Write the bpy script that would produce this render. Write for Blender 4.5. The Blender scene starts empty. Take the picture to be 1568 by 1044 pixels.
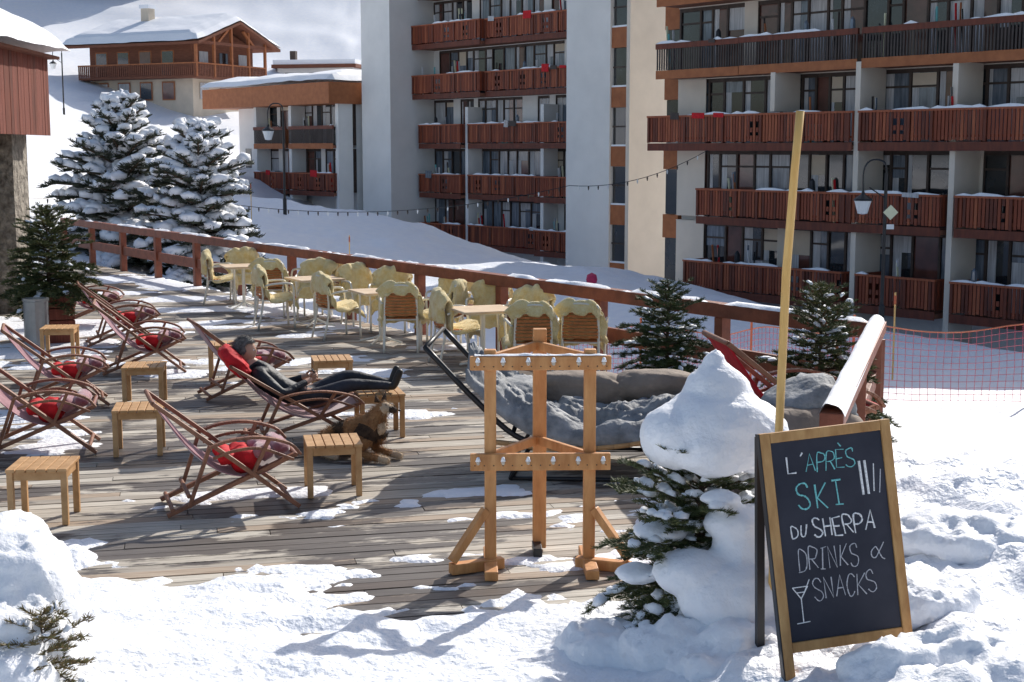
import bpy, math, random
import numpy as np
from mathutils import Vector, Matrix, Quaternion
random.seed(7); rng=np.random.default_rng(7)
scene=bpy.context.scene
# ------------------------------------------------------------ materials
def mat(name,col,rough=.7,var=.25,scale=6,bump=.0,bscale=40,stretch=(1,1,1),metal=0,col2=None,spec=.4,detail=6,dist=.02,sheen=0):
    m=bpy.data.materials.new(name); m.use_nodes=True; nt=m.node_tree; N=nt.nodes; L=nt.links
    b=N['Principled BSDF']; b.inputs['Roughness'].default_value=rough; b.inputs['Metallic'].default_value=metal
    b.inputs['Specular IOR Level'].default_value=spec
    if sheen: b.inputs['Sheen Weight'].default_value=sheen
    tc=N.new('ShaderNodeTexCoord'); mp=N.new('ShaderNodeMapping'); mp.inputs['Scale'].default_value=stretch
    L.new(tc.outputs['Object'],mp.inputs['Vector'])
    n=N.new('ShaderNodeTexNoise'); n.inputs['Scale'].default_value=scale; n.inputs['Detail'].default_value=detail; n.inputs['Roughness'].default_value=.6
    L.new(mp.outputs[0],n.inputs['Vector'])
    cr=N.new('ShaderNodeValToRGB'); cr.color_ramp.elements[0].position=.3; cr.color_ramp.elements[1].position=.7
    c2=col2 if col2 else tuple(min(1,c*(1+var)) for c in col)
    c1=col if col2 else tuple(c*(1-var) for c in col)
    cr.color_ramp.elements[0].color=(*c1,1); cr.color_ramp.elements[1].color=(*c2,1)
    L.new(n.outputs['Fac'],cr.inputs[0]); L.new(cr.outputs[0],b.inputs['Base Color'])
    if bump>0:
        n2=N.new('ShaderNodeTexNoise'); n2.inputs['Scale'].default_value=bscale; n2.inputs['Detail'].default_value=5
        L.new(mp.outputs[0],n2.inputs['Vector'])
        bp=N.new('ShaderNodeBump'); bp.inputs['Strength'].default_value=bump; bp.inputs['Distance'].default_value=dist
        L.new(n2.outputs['Fac'],bp.inputs['Height']); L.new(bp.outputs[0],b.inputs['Normal'])
    return m
M={}
M['snow']=mat('snow',(.83,.86,.92),.5,bump=.9,bscale=18,dist=.03,scale=3,col2=(.92,.93,.95))
M['snowfine']=mat('snow_clump',(.87,.89,.93),.6,bump=.6,bscale=45,dist=.012,scale=8,col2=(.93,.935,.95))
M['wallw']=mat('render_white',(.80,.785,.75),.9,scale=.6,var=.06,bump=.15,bscale=30)
M['wallc']=mat('render_cream',(.70,.625,.53),.9,scale=.6,var=.08,bump=.15,bscale=30)
M['balc0']=mat('balcony_wood_a',(.19,.042,.019),.6,scale=2.5,stretch=(3,3,.6),col2=(.30,.07,.03))
M['balc1']=mat('balcony_wood_b',(.29,.072,.030),.6,scale=2.5,stretch=(3,3,.6),col2=(.42,.12,.052))
M['balc2']=mat('balcony_wood_c',(.10,.026,.015),.6,scale=2.5,stretch=(3,3,.6),col2=(.20,.05,.025))
M['balcd']=mat('balcony_dark',(.06,.045,.04),.6,scale=3,var=.3)
M['orange']=mat('orange_fascia',(.31,.105,.04),.7,scale=3,col2=(.43,.155,.06))
M['slab']=mat('slab_edge',(.24,.10,.06),.8,scale=3,var=.2)
M['frame']=mat('window_frame',(.065,.045,.036),.6,scale=3,var=.3)
M['glass']=mat('window_glass',(.02,.025,.03),.06,scale=1.2,var=.6,spec=1.0)
M['glass2']=mat('window_glass_warm',(.07,.028,.02),.1,scale=1.5,spec=.8,col2=(.16,.06,.045))
M['curtain']=mat('curtain',(.50,.50,.51),.5,scale=3,stretch=(6,6,.3),var=.35)
M['blinds']=mat('blinds',(.13,.16,.20),.2,scale=3,stretch=(3,3,.3),var=.5,spec=1)
M['chaletw']=mat('chalet_wood',(.14,.05,.028),.8,scale=2,stretch=(1,1,8),col2=(.24,.09,.05))
M['chaletc']=mat('chalet_cream',(.62,.53,.42),.9,scale=1,var=.1)
M['redclad']=mat('red_cladding',(.13,.032,.02),.75,scale=3,stretch=(12,12,.6),col2=(.26,.07,.04),bump=.3,bscale=20)
M['stone']=mat('stone_wall',(.12,.10,.08),.9,scale=7,col2=(.45,.40,.33),bump=1,bscale=8,dist=.1)
M['rail']=mat('rail_wood',(.14,.036,.018),.55,scale=5,stretch=(1,1,1),col2=(.27,.08,.038),bump=.25,bscale=30)
M['pine']=mat('pine_timber',(.46,.19,.06),.55,scale=5,stretch=(3,3,.7),col2=(.70,.36,.14),bump=.25,bscale=40,dist=.004)
M['pole']=mat('pole_wood',(.66,.38,.11),.5,scale=6,stretch=(4,4,.6),col2=(.80,.52,.19))
M['stool']=mat('stool_wood',(.38,.20,.075),.6,scale=7,col2=(.60,.36,.17),bump=.25,bscale=50,dist=.004)
M['dcwood']=mat('deckchair_wood',(.15,.06,.035),.5,scale=8,col2=(.34,.15,.08),bump=.15,bscale=50,dist=.004)
M['sling']=mat('sling_maroon',(.18,.03,.05),.85,scale=5,col2=(.45,.22,.24),bump=.2,bscale=300,dist=.002,sheen=.6)
M['slingred']=mat('sling_red',(.45,.010,.022),.8,scale=10,var=.25,bump=.2,bscale=200,dist=.002)
M['red']=mat('cushion_red',(.55,.012,.018),.8,scale=12,var=.3,bump=.5,bscale=25,dist=.01)
M['yellow']=mat('fleece_cream',(.76,.55,.19),.95,scale=10,col2=(.92,.80,.46),bump=1,bscale=70,dist=.02,sheen=.5)
M['rattan']=mat('rattan_orange',(.50,.17,.045),.5,scale=20,var=.3)
M['metalw']=mat('metal_pale',(.76,.73,.63),.35,scale=4,var=.08,metal=.2)
M['tabletop']=mat('table_top',(.62,.44,.27),.45,scale=5,col2=(.78,.60,.40))
M['black']=mat('black_metal',(.018,.018,.02),.4,scale=5,var=.2)
M['steel']=mat('bin_steel',(.30,.31,.32),.35,scale=5,var=.15,metal=.7)
M['quilt']=mat('quilt_grey',(.13,.14,.15),.7,scale=7,col2=(.36,.37,.38),bump=.6,bscale=18,dist=.03)
M['taupe']=mat('cushion_taupe',(.26,.21,.17),.85,scale=4,var=.25,bump=.5,bscale=14,dist=.03)
M['bark']=mat('bark',(.09,.06,.04),.9,scale=15,var=.4,bump=.5,bscale=40)
M['needle']=mat('fir_needles',(.028,.05,.018),.6,scale=6,col2=(.09,.115,.035))
M['needle2']=mat('fir_needles_light',(.08,.095,.03),.6,scale=6,col2=(.19,.18,.07))
M['needle3']=mat('fir_needles_dry',(.13,.09,.03),.6,scale=6,col2=(.26,.19,.08))
M['needlefar']=mat('pine_needles',(.03,.042,.025),.7,scale=3,col2=(.08,.085,.055))
M['wicker']=mat('wicker_pot',(.25,.13,.06),.8,scale=30,stretch=(1,1,4),col2=(.42,.25,.12),bump=.6,bscale=60)
M['board']=mat('chalkboard',(.022,.024,.036),.6,scale=3,col2=(.045,.046,.062),spec=.2)
M['signwood']=mat('sign_frame',(.32,.15,.045),.6,scale=6,stretch=(3,3,.7),col2=(.56,.33,.13),bump=.25,bscale=60,dist=.003)
def chalk(n,c): return mat(n,c,.95,scale=120,var=.3)
M['chw']=chalk('chalk_white',(.78,.78,.78)); M['chc']=chalk('chalk_teal',(.20,.55,.55)); M['chg']=chalk('chalk_grey',(.50,.50,.53))
M['skin']=mat('skin',(.52,.30,.21),.5,scale=15,var=.1)
M['jacket']=mat('jacket_black',(.022,.024,.03),.6,scale=10,var=.4,bump=.6,bscale=14,dist=.03)
M['trous']=mat('trousers_dark',(.03,.032,.042),.7,scale=10,var=.4,bump=.6,bscale=12,dist=.03)
M['boot']=mat('boots',(.03,.025,.02),.5,scale=10,var=.2)
M['hair']=mat('hair_grey',(.06,.055,.05),.7,scale=40,col2=(.20,.19,.18),bump=.6,bscale=90,dist=.01)
M['furb']=mat('fur_brown',(.24,.11,.045),.9,scale=14,col2=(.42,.23,.10),bump=.9,bscale=70,dist=.01)
M['furk']=mat('fur_black',(.03,.02,.015),.9,scale=14,col2=(.10,.06,.035),bump=.9,bscale=70,dist=.01)
M['furw']=mat('fur_cream',(.60,.47,.33),.9,scale=14,var=.15,bump=.9,bscale=70,dist=.01)
M['netp']=mat('net_pink',(.50,.10,.13),.7,var=.2)
M['neto']=mat('net_orange',(.48,.12,.05),.7,var=.2)
M['lampg']=mat('lamp_glass',(.75,.76,.75),.2,var=.05)
M['yel']=mat('sign_pale',(.75,.74,.5),.5,var=.05)
M['magenta']=mat('marker_magenta',(.5,.03,.10),.6,var=.15)
def deckmat(i,c1,c2,ang):
    m=bpy.data.materials.new('deck_wood_%d'%i); m.use_nodes=True; nt=m.node_tree; N=nt.nodes; L=nt.links
    b=N['Principled BSDF']; tc=N.new('ShaderNodeTexCoord')
    mp=N.new('ShaderNodeMapping'); mp.vector_type='TEXTURE'; mp.inputs['Rotation'].default_value=(0,0,ang); mp.inputs['Location'].default_value=(i*3.1,i*1.7,0)
    L.new(tc.outputs['Object'],mp.inputs['Vector'])
    mp2=N.new('ShaderNodeMapping'); mp2.inputs['Scale'].default_value=(1.2,22,1); L.new(mp.outputs[0],mp2.inputs['Vector'])
    g=N.new('ShaderNodeTexNoise'); g.inputs['Scale'].default_value=2.2; g.inputs['Detail'].default_value=8; L.new(mp2.outputs[0],g.inputs['Vector'])
    cr=N.new('ShaderNodeValToRGB'); cr.color_ramp.elements[0].position=.3; cr.color_ramp.elements[1].position=.68
    cr.color_ramp.elements[0].color=(*c1,1); cr.color_ramp.elements[1].color=(*c2,1); L.new(g.outputs['Fac'],cr.inputs[0])
    mp3=N.new('ShaderNodeMapping'); mp3.vector_type='TEXTURE'; mp3.inputs['Rotation'].default_value=(0,0,ang); L.new(tc.outputs['Object'],mp3.inputs['Vector'])
    mp4=N.new('ShaderNodeMapping'); mp4.inputs['Scale'].default_value=(.55,1.6,1); L.new(mp3.outputs[0],mp4.inputs['Vector'])
    w=N.new('ShaderNodeTexNoise'); w.inputs['Scale'].default_value=1.0; w.inputs['Detail'].default_value=9; w.inputs['Roughness'].default_value=.66; L.new(mp4.outputs[0],w.inputs['Vector'])
    wr=N.new('ShaderNodeValToRGB'); wr.color_ramp.elements[0].position=.485; wr.color_ramp.elements[1].position=.52
    L.new(w.outputs['Fac'],wr.inputs[0])
    mx=N.new('ShaderNodeMixRGB'); mx.blend_type='MULTIPLY'; mx.inputs[2].default_value=(.26,.245,.25,1)  # dark streaks: wet boards, plus chair shadows put into the colour
    L.new(wr.outputs[0],mx.inputs[0]); L.new(cr.outputs[0],mx.inputs[1]); L.new(mx.outputs[0],b.inputs['Base Color'])
    mr=N.new('ShaderNodeMapRange'); mr.inputs['To Min'].default_value=.8; mr.inputs['To Max'].default_value=.5
    L.new(wr.outputs[0],mr.inputs['Value']); L.new(mr.outputs[0],b.inputs['Roughness'])
    bp=N.new('ShaderNodeBump'); bp.inputs['Strength'].default_value=.4; bp.inputs['Distance'].default_value=.006
    L.new(g.outputs['Fac'],bp.inputs['Height']); L.new(bp.outputs[0],b.inputs['Normal'])
    return m
DA=math.radians(13)
DM=[deckmat(0,(.29,.25,.20),(.56,.51,.43),DA),deckmat(1,(.21,.18,.14),(.44,.39,.33),DA),deckmat(2,(.34,.30,.25),(.64,.59,.50),DA),deckmat(3,(.25,.18,.125),(.46,.37,.28),DA)]
# ------------------------------------------------------------ mesh builder
def link(o,parent=None):
    scene.collection.objects.link(o)
    if parent is not None: o.parent=parent
    return o
def empty(name,loc=(0,0,0),rz=0,sc=1,rx=0,ry=0):
    e=bpy.data.objects.new(name,None); e.empty_display_size=.2; link(e)
    e.location=loc; e.rotation_euler=(rx,ry,rz); e.scale=(sc,sc,sc) if not hasattr(sc,'__len__') else sc
    return e
BF=[(0,3,2,1),(4,5,6,7),(0,1,5,4),(1,2,6,5),(2,3,7,6),(3,0,4,7)]
class MB:
    def __init__(s): s.v=[];s.f=[];s.mi=[];s.mats=[]
    def k(s,m):
        m=M[m] if isinstance(m,str) else m
        if m not in s.mats: s.mats.append(m)
        return s.mats.index(m)
    def add(s,vs,fs,m):
        o=len(s.v); s.v.extend([tuple(map(float,p)) for p in vs]); k=s.k(m)
        for f in fs: s.f.append(tuple(int(i)+o for i in f)); s.mi.append(k)
    def box(s,c,d,m,rot=None):
        x,y,z=d[0]/2,d[1]/2,d[2]/2
        vs=[Vector(p) for p in[(-x,-y,-z),(x,-y,-z),(x,y,-z),(-x,y,-z),(-x,-y,z),(x,-y,z),(x,y,z),(-x,y,z)]]
        if rot is not None: vs=[rot@p for p in vs]
        s.add([p+Vector(c) for p in vs],BF,m)
    def span(s,a,b,m):
        s.box(((a[0]+b[0])/2,(a[1]+b[1])/2,(a[2]+b[2])/2),(abs(b[0]-a[0]),abs(b[1]-a[1]),abs(b[2]-a[2])),m)
    def beam(s,p0,p1,w,h,m,up=(0,0,1)):
        p0=Vector(p0);p1=Vector(p1);d=(p1-p0);L=d.length;d.normalize();u=Vector(up)
        if abs(d.dot(u))>.98:u=Vector((1,0,0)) if abs(d.x)<.9 else Vector((0,1,0))
        y=u.cross(d).normalized(); z=d.cross(y)
        R=Matrix((d,y,z)).transposed(); s.box((p0+p1)/2,(L,w,h),m,R)
    def tube(s,pts,r,m,n=8,caps=True):
        pts=[Vector(p) for p in pts]; rs=r if hasattr(r,'__len__') else [r]*len(pts)
        vs=[];fs=[];prev=None
        for i,p in enumerate(pts):
            t=(pts[min(i+1,len(pts)-1)]-pts[max(i-1,0)]).normalized()
            if prev is None:
                a=Vector((0,0,1)) if abs(t.z)<.9 else Vector((1,0,0)); x=t.cross(a).normalized()
            else: x=(prev-t*prev.dot(t)).normalized()
            prev=x;y=t.cross(x)
            for j in range(n):
                an=2*math.pi*j/n; vs.append(p+(x*math.cos(an)+y*math.sin(an))*rs[i])
        for i in range(len(pts)-1):
            for j in range(n):
                fs.append((i*n+j,i*n+(j+1)%n,(i+1)*n+(j+1)%n,(i+1)*n+j))
        if caps: fs.append(tuple(range(n))[::-1]); fs.append(tuple((len(pts)-1)*n+j for j in range(n)))
        s.add(vs,fs,m)
    def grid(s,fn,nu,nv,m):
        vs=[fn(i/nu,j/nv) for i in range(nu+1) for j in range(nv+1)]
        fs=[(i*(nv+1)+j,(i+1)*(nv+1)+j,(i+1)*(nv+1)+j+1,i*(nv+1)+j+1) for i in range(nu) for j in range(nv)]
        s.add(vs,fs,m)
    def lathe(s,c,prof,m,n=20):
        vs=[];fs=[]
        for r,z in prof:
            for j in range(n): a=2*math.pi*j/n; vs.append((c[0]+r*math.cos(a),c[1]+r*math.sin(a),c[2]+z))
        for i in range(len(prof)-1):
            for j in range(n): fs.append((i*n+j,i*n+(j+1)%n,(i+1)*n+(j+1)%n,(i+1)*n+j))
        s.add(vs,fs,m)
    def mesh(s,name,smooth=False):
        me=bpy.data.meshes.new(name); me.from_pydata(s.v,[],s.f)
        for m in s.mats: me.materials.append(m)
        me.polygons.foreach_set('material_index',s.mi)
        if smooth: me.polygons.foreach_set('use_smooth',[True]*len(s.f))
        me.update(); return me
    def obj(s,name,parent=None,smooth=False,bevel=0,solid=0,sub=0):
        o=link(bpy.data.objects.new(name,s.mesh(name,smooth)),parent); mods(o,bevel,solid,sub); return o
def mods(o,bevel=0,solid=0,sub=0):
    if solid: q=o.modifiers.new('so','SOLIDIFY'); q.thickness=solid; q.offset=0
    if sub: q=o.modifiers.new('su','SUBSURF'); q.levels=sub; q.render_levels=sub
    if bevel: q=o.modifiers.new('be','BEVEL'); q.width=bevel; q.segments=2; q.limit_method='ANGLE'
# ------------------------------------------------------------ noise
def _h(ix,iy,seed):
    n=(ix.astype(np.int64)*374761393+iy.astype(np.int64)*668265263+seed*1442695041)&0xffffffff
    n=((n^(n>>13))*1274126177)&0xffffffff; n=n^(n>>16)
    return (n&0xffff)/65535.
def vn(x,y,seed=0):
    x=np.asarray(x,float);y=np.asarray(y,float)
    ix=np.floor(x);iy=np.floor(y);fx=x-ix;fy=y-iy;fx=fx*fx*fx*(fx*(fx*6-15)+10);fy=fy*fy*fy*(fy*(fy*6-15)+10)
    a=_h(ix,iy,seed);b=_h(ix+1,iy,seed);c=_h(ix,iy+1,seed);d=_h(ix+1,iy+1,seed)
    return (a*(1-fx)+b*fx)*(1-fy)+(c*(1-fx)+d*fx)*fy
def fbm(x,y,o=4,seed=0):
    t=0;a=1;s=0
    for i in range(o):
        t=t+a*vn(x*(2**i)+i*17.3,y*(2**i)-i*9.1,seed+i); s+=a; a*=.5
    return t/s
def ss(a,b,x):
    t=np.clip((np.asarray(x,float)-a)/(b-a),0,1); return t*t*(3-2*t)
# ------------------------------------------------------------ terrain
CP=np.array([(-12,88,-.3),(-20,100,3),(-25,108,5.8),(-30,90,5.0),(-38,130,12.5),(-48,134,15.5),(-50,112,12),(-16.5,125,8.2),(-5,80,-4),(5,65,-4),(12,45,-4),(18,38,-3.8),(30,40,-3.5),(20,80,-3),(0,120,4),(30,110,2),
(-12.4,62,.75),(-6.2,60,.17),(-3.8,58,-.36),(-1.6,55,-1.1),(1.75,50,-1.27),(4.5,45,-1.33),(6.9,38,-1.45),(10.8,30,-1.6),
(-5,45,-1.2),(0,30,-1.7),(-8,40,-1),(-12,45,0),(-15,50,1.2),(-20,60,2.6),(3,25,-1.4),(-3,28,-1.6),(6,22,-1.0),(4.3,14,-.2),(6.5,18,-.45),(9,25,-1.2),(14,22,-.8),(12,12,0),(20,10,0),
(-14.3,45,1.1),(-21,70,4),(-35,60,7),(-10,30,-.2),(-6,22,-.2),(0,12,-.2),(-6,12,-.2),(-12,20,-.1),(2,14,-.25),
(-6,4,.1),(0,5,.08),(-10,0,.2),(10,0,.6),(0,-15,.1),(4,6,.55),(2.5,6,.40),(1.5,6.3,.33),(1.1,7.3,.27),(1.9,8.2,.3),(3,9.5,.50),(3.2,7.5,.42),(4.6,10,.42),(6,11,.1),(4.2,12,-.05),(7,7,.5)],float)
def tps_fit(P):
    n=len(P);d=np.hypot(P[:,None,0]-P[None,:,0],P[:,None,1]-P[None,:,1]);K=np.where(d>0,d*d*np.log(d+1e-9),0)+np.eye(n)*.02
    A=np.zeros((n+3,n+3));A[:n,:n]=K;A[:n,n]=1;A[:n,n+1:]=P[:,:2];A[n,:n]=1;A[n+1:,:n]=P[:,:2].T
    return np.linalg.solve(A,np.r_[P[:,2],0,0,0])
W=tps_fit(CP)
def tps(x,y):
    z=W[len(CP)]+W[len(CP)+1]*x+W[len(CP)+2]*y
    for i,p in enumerate(CP):
        r2=(x-p[0])**2+(y-p[1])**2; z=z+W[i]*.5*r2*np.log(r2+1e-9)
    return z
YBx=[-12,-4.5,-3.7,-2.24,-1.28,-.5,.26,.72,1.0,1.6,2]; YBy=[10.4,10.2,9.9,9.15,8.65,8.15,8.4,8.6,9.3,9.9,10.2]
def terrain(x,y):
    x=np.asarray(x,float);y=np.asarray(y,float)
    b=tps(np.clip(x,-60,45),np.clip(y,-15,135))
    near=ss(16,9,y)*ss(-3,3,y)
    rg=1-np.abs(2*fbm(x*2.6,y*2.6,4,15)-1)
    b=b+(fbm(x*.5,y*.5,4,3)-.5)*.25*(.4+ss(14,50,y)*1.6)+near*((fbm(x*1.9,y*1.9,4,5)-.5)*.32+(rg-.7)*.14+(fbm(x*8,y*8,3,18)-.5)*.06)
    r=y-138; sl=.72-.22*ss(-30,-50,x); h=sl*(r+np.sqrt(r*r+120))/2*ss(110,140,y); mh=185*np.tanh(h/185)+55*ss(60,400,-x)*ss(60,200,y)
    k=np.clip(mh/40,0,1)
    b=b+mh+k*((fbm(x*.02,y*.02,5,8)-.5)*30*np.clip(mh/80,0,1)+(fbm(x*.09,y*.09,5,9)-.5)*5)
    q1=(x-3.5)*.837+(y-13.9)*.547; q2=(x-3.5)*.954-(y-13.9)*.30
    m=ss(-.12,.25,-q1)*ss(.0,.6,-q2)
    yb=np.interp(x,YBx,YBy)
    c=yb-y+(fbm(x*1.3,y*1.6,4,21)-.5)*1.5+(fbm(x*7,y*7,3,23)-.5)*.35
    front=-.05+.10*ss(-.05,.55,c)+(.08*(fbm(x*2.5,y*2.5,4,31)-.5)+.045*(fbm(x*8,y*8,4,33)-.5)+.05*(rg-.7))*ss(0,.6,c)+.06*ss(0,3,c)
    ca,sa=math.cos(DA),math.sin(DA);u=x*ca+y*sa;v=-x*sa+y*ca
    n=fbm(u*.55,v*1.25,5,41)+.16*(fbm(u*4,v*8,4,43)-.5)
    thr=.65-.12*ss(15,22,y)*ss(-3,-6,x)-.06*ss(14,20,y)-.07*ss(11.5,9.5,y)-.10*ss(.6,1.6,x)
    patch=-.04+.054*ss(thr,thr+.05,n)+.008*(fbm(x*12,y*12,2,45)-.5)
    lay=np.maximum(front,patch)
    return b*(1-m)+lay*m
def build_ground():
    xs=list(np.arange(-7.5,5.5,.055)); x=xs[-1];d=.055
    while x<520: d=.055+(x-5.4)*.055; x+=d; xs.append(x)
    x=xs[0]; pre=[]
    while x>-520: d=.055+(-7.5-x)*.055; x-=d; pre.append(x)
    xs=np.array(pre[::-1]+xs)
    ys=[-20,-14,-9,-5,-2,0,1.5,2.5,3.2,3.8,4.3,4.6]; y=4.8
    while y<900: ys.append(y); y+=.045 if y<12 else .045*(y/12)**1.4
    ys=np.array(ys); X,Y=np.meshgrid(xs,ys); Z=terrain(X,Y)
    nx,ny=len(xs),len(ys); co=np.stack([X,Y,Z],-1).reshape(-1,3)
    i=np.arange(ny-1)[:,None]*nx+np.arange(nx-1)[None,:]
    f=np.stack([i,i+1,i+nx+1,i+nx],-1).reshape(-1,4)
    me=bpy.data.meshes.new('snow_ground'); me.vertices.add(len(co)); me.vertices.foreach_set('co',co.ravel())
    me.loops.add(f.size); me.loops.foreach_set('vertex_index',f.ravel()); me.polygons.add(len(f))
    me.polygons.foreach_set('loop_start',np.arange(len(f))*4); me.polygons.foreach_set('loop_total',np.full(len(f),4))
    me.polygons.foreach_set('use_smooth',np.ones(len(f),bool)); me.update(calc_edges=True); me.validate()
    me.materials.append(M['snow']); link(bpy.data.objects.new('snow_ground',me))
build_ground()
def gz(x,y): return float(terrain(np.array([x]),np.array([y]))[0])
# ------------------------------------------------------------ deck
def build_deck():
    poly=[(-11.4,36),(3.42,13.75),(1.85,8.8),(1.3,7.6),(-12,7.6),(-18,30)]
    ca,sa=math.cos(DA),math.sin(DA)
    P=[(x*ca+y*sa,-x*sa+y*ca) for x,y in poly]; vmin=min(p[1] for p in P);vmax=max(p[1] for p in P)
    mb=MB(); v=vmin+.05; R=Matrix.Rotation(DA,3,'Z')
    while v<vmax:
        us=[]
        for i in range(len(P)):
            a,b=P[i],P[(i+1)%len(P)]
            if (a[1]-v)*(b[1]-v)<0: us.append(a[0]+(b[0]-a[0])*(v-a[1])/(b[1]-a[1]))
        if len(us)>=2:
            u0,u1=min(us),max(us); u=u0
            while u<u1:
                L=min(random.uniform(2.4,4.2),u1-u); 
                if L<.1: break
                uc=u+L/2; x=uc*ca-v*sa; y=uc*sa+v*ca
                mb.box((x,y,-.014+random.uniform(-.003,.003)),(L-.006,.128,.028),random.choice(DM),R); u+=L
        v+=.142
    mb.obj('wooden_deck')
build_deck()
# ------------------------------------------------------------ railing
def build_railing():
    e=empty('wooden_railing'); mb=MB(); sn=MB()
    a=Vector((-11.2,35.6,0));b=Vector((3.55,13.75,0));d=(b-a).normalized();L=(b-a).length
    mb.beam(a+Vector((0,0,.955)),b+Vector((0,0,.955)),.17,.15,'rail')
    mb.beam(a+Vector((0,0,.46)),b+Vector((0,0,.46)),.06,.19,'rail')
    n=12
    for i in range(n+1):
        p=a+d*(L*i/n); mb.box((p.x,p.y,.40),(.13,.13,.95),'rail',Matrix.Rotation(math.radians(-57),3,'Z'))
    mb.beam(a+Vector((0,0,-.16)),b+Vector((0,0,-.16)),.05,.26,'rail')
    c=Vector((2.02,8.85,0))
    mb.beam(b+Vector((0.02,0,1.0)),c+Vector((0,0,1.0)),.15,.10,'rail'); mb.beam(b+Vector((0,0,.5)),c+Vector((0,0,.5)),.05,.16,'rail')
    for t in(.02,.5,.97):
        p=b.lerp(c,t);mb.box((p.x,p.y,.44),(.11,.11,.96),'rail')
    mb.obj('rails',e,bevel=.006)
    def f(u,v):
        p=b.lerp(c,u); w=(v-.5)*.17; n=float(fbm(np.array(u*14.),np.array(v*2.),3,4))
        return (p.x+.95*w,p.y-.3*w,1.052+(.022+.05*n)*max(0,1-(2*v-1)**4)-.02*abs(2*v-1)**6)
    sn.grid(f,70,8,'snowfine')
    def f2(u,v):
        p=a.lerp(b,u); w=(v-.5)*.16; n=float(fbm(np.array(u*60.),np.array(v*2.),3,14)); k=max(0,min(1,(n-.52)*10))
        return (p.x+.837*w,p.y+.547*w,1.022+(.035*k*max(0,1-(2*v-1)**2))+.012*k)
    sn.grid(f2,400,4,'snowfine')
    sn.obj('rail_snow',e,smooth=True)
build_railing()
# ------------------------------------------------------------ apartment blocks
BA=math.atan2(-.77,.64)
class Bld:
    def __init__(s,name,loc,rz=BA,sc=1):
        s.e=empty(name,loc,rz,sc); s.p={}
    def __getitem__(s,k):
        if k not in s.p: s.p[k]=MB()
        return s.p[k]
    def done(s):
        for k,mb in s.p.items(): mb.obj(k,s.e)
def glazing(B,s0,s1,z0,z1,y,wallm,cream=.12):
    B['walls'].span((s0,y+.12,z0),(s1,y+.3,z1),'frame')
    x=s0
    while x<s1-.3:
        w=min(random.choice([.6,.75,.85,.95,1.05]),s1-x)
        r=random.random()
        if r<cream: B['walls'].span((x,y,z0),(x+w*.6,y+.118,z1),wallm); x+=w*.6; continue
        m=random.choices(['glass','glass2','curtain','blinds'],[4,2.2,1.4,3.2])[0]
        B['windows'].span((x+.05,y+.085,z0+.08),(x+w-.05,y+.115,z1-.1),m)
        if m in('glass','blinds','glass2') and random.random()<.6:
            cw=w*random.uniform(.15,.45); B['windows'].span((x+.06,y+.078,z0+.1),(x+.06+cw,y+.084,z1-.12),'curtain')
        if random.random()<.25: hh=random.uniform(.2,.9); B['windows'].span((x+.06,y+.070,z1-.15-hh),(x+w-.06,y+.077,z1-.15),random.choice(['curtain','chaletc','blinds']))
        B['frames'].span((x-.045,y+.02,z0),(x+.045,y+.118,z1),'frame')
        B['frames'].span((x+.046,y+.03,z1-.14),(x+w-.046,y+.118,z1),'frame')
        if random.random()<.4: B['frames'].span((x+.046,y+.05,z1-.62),(x+w-.046,y+.117,z1-.55),'frame')
        x+=w
CL=['red','curtain','glass','orange','chc','blinds','yel','balcd','chw']
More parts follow.
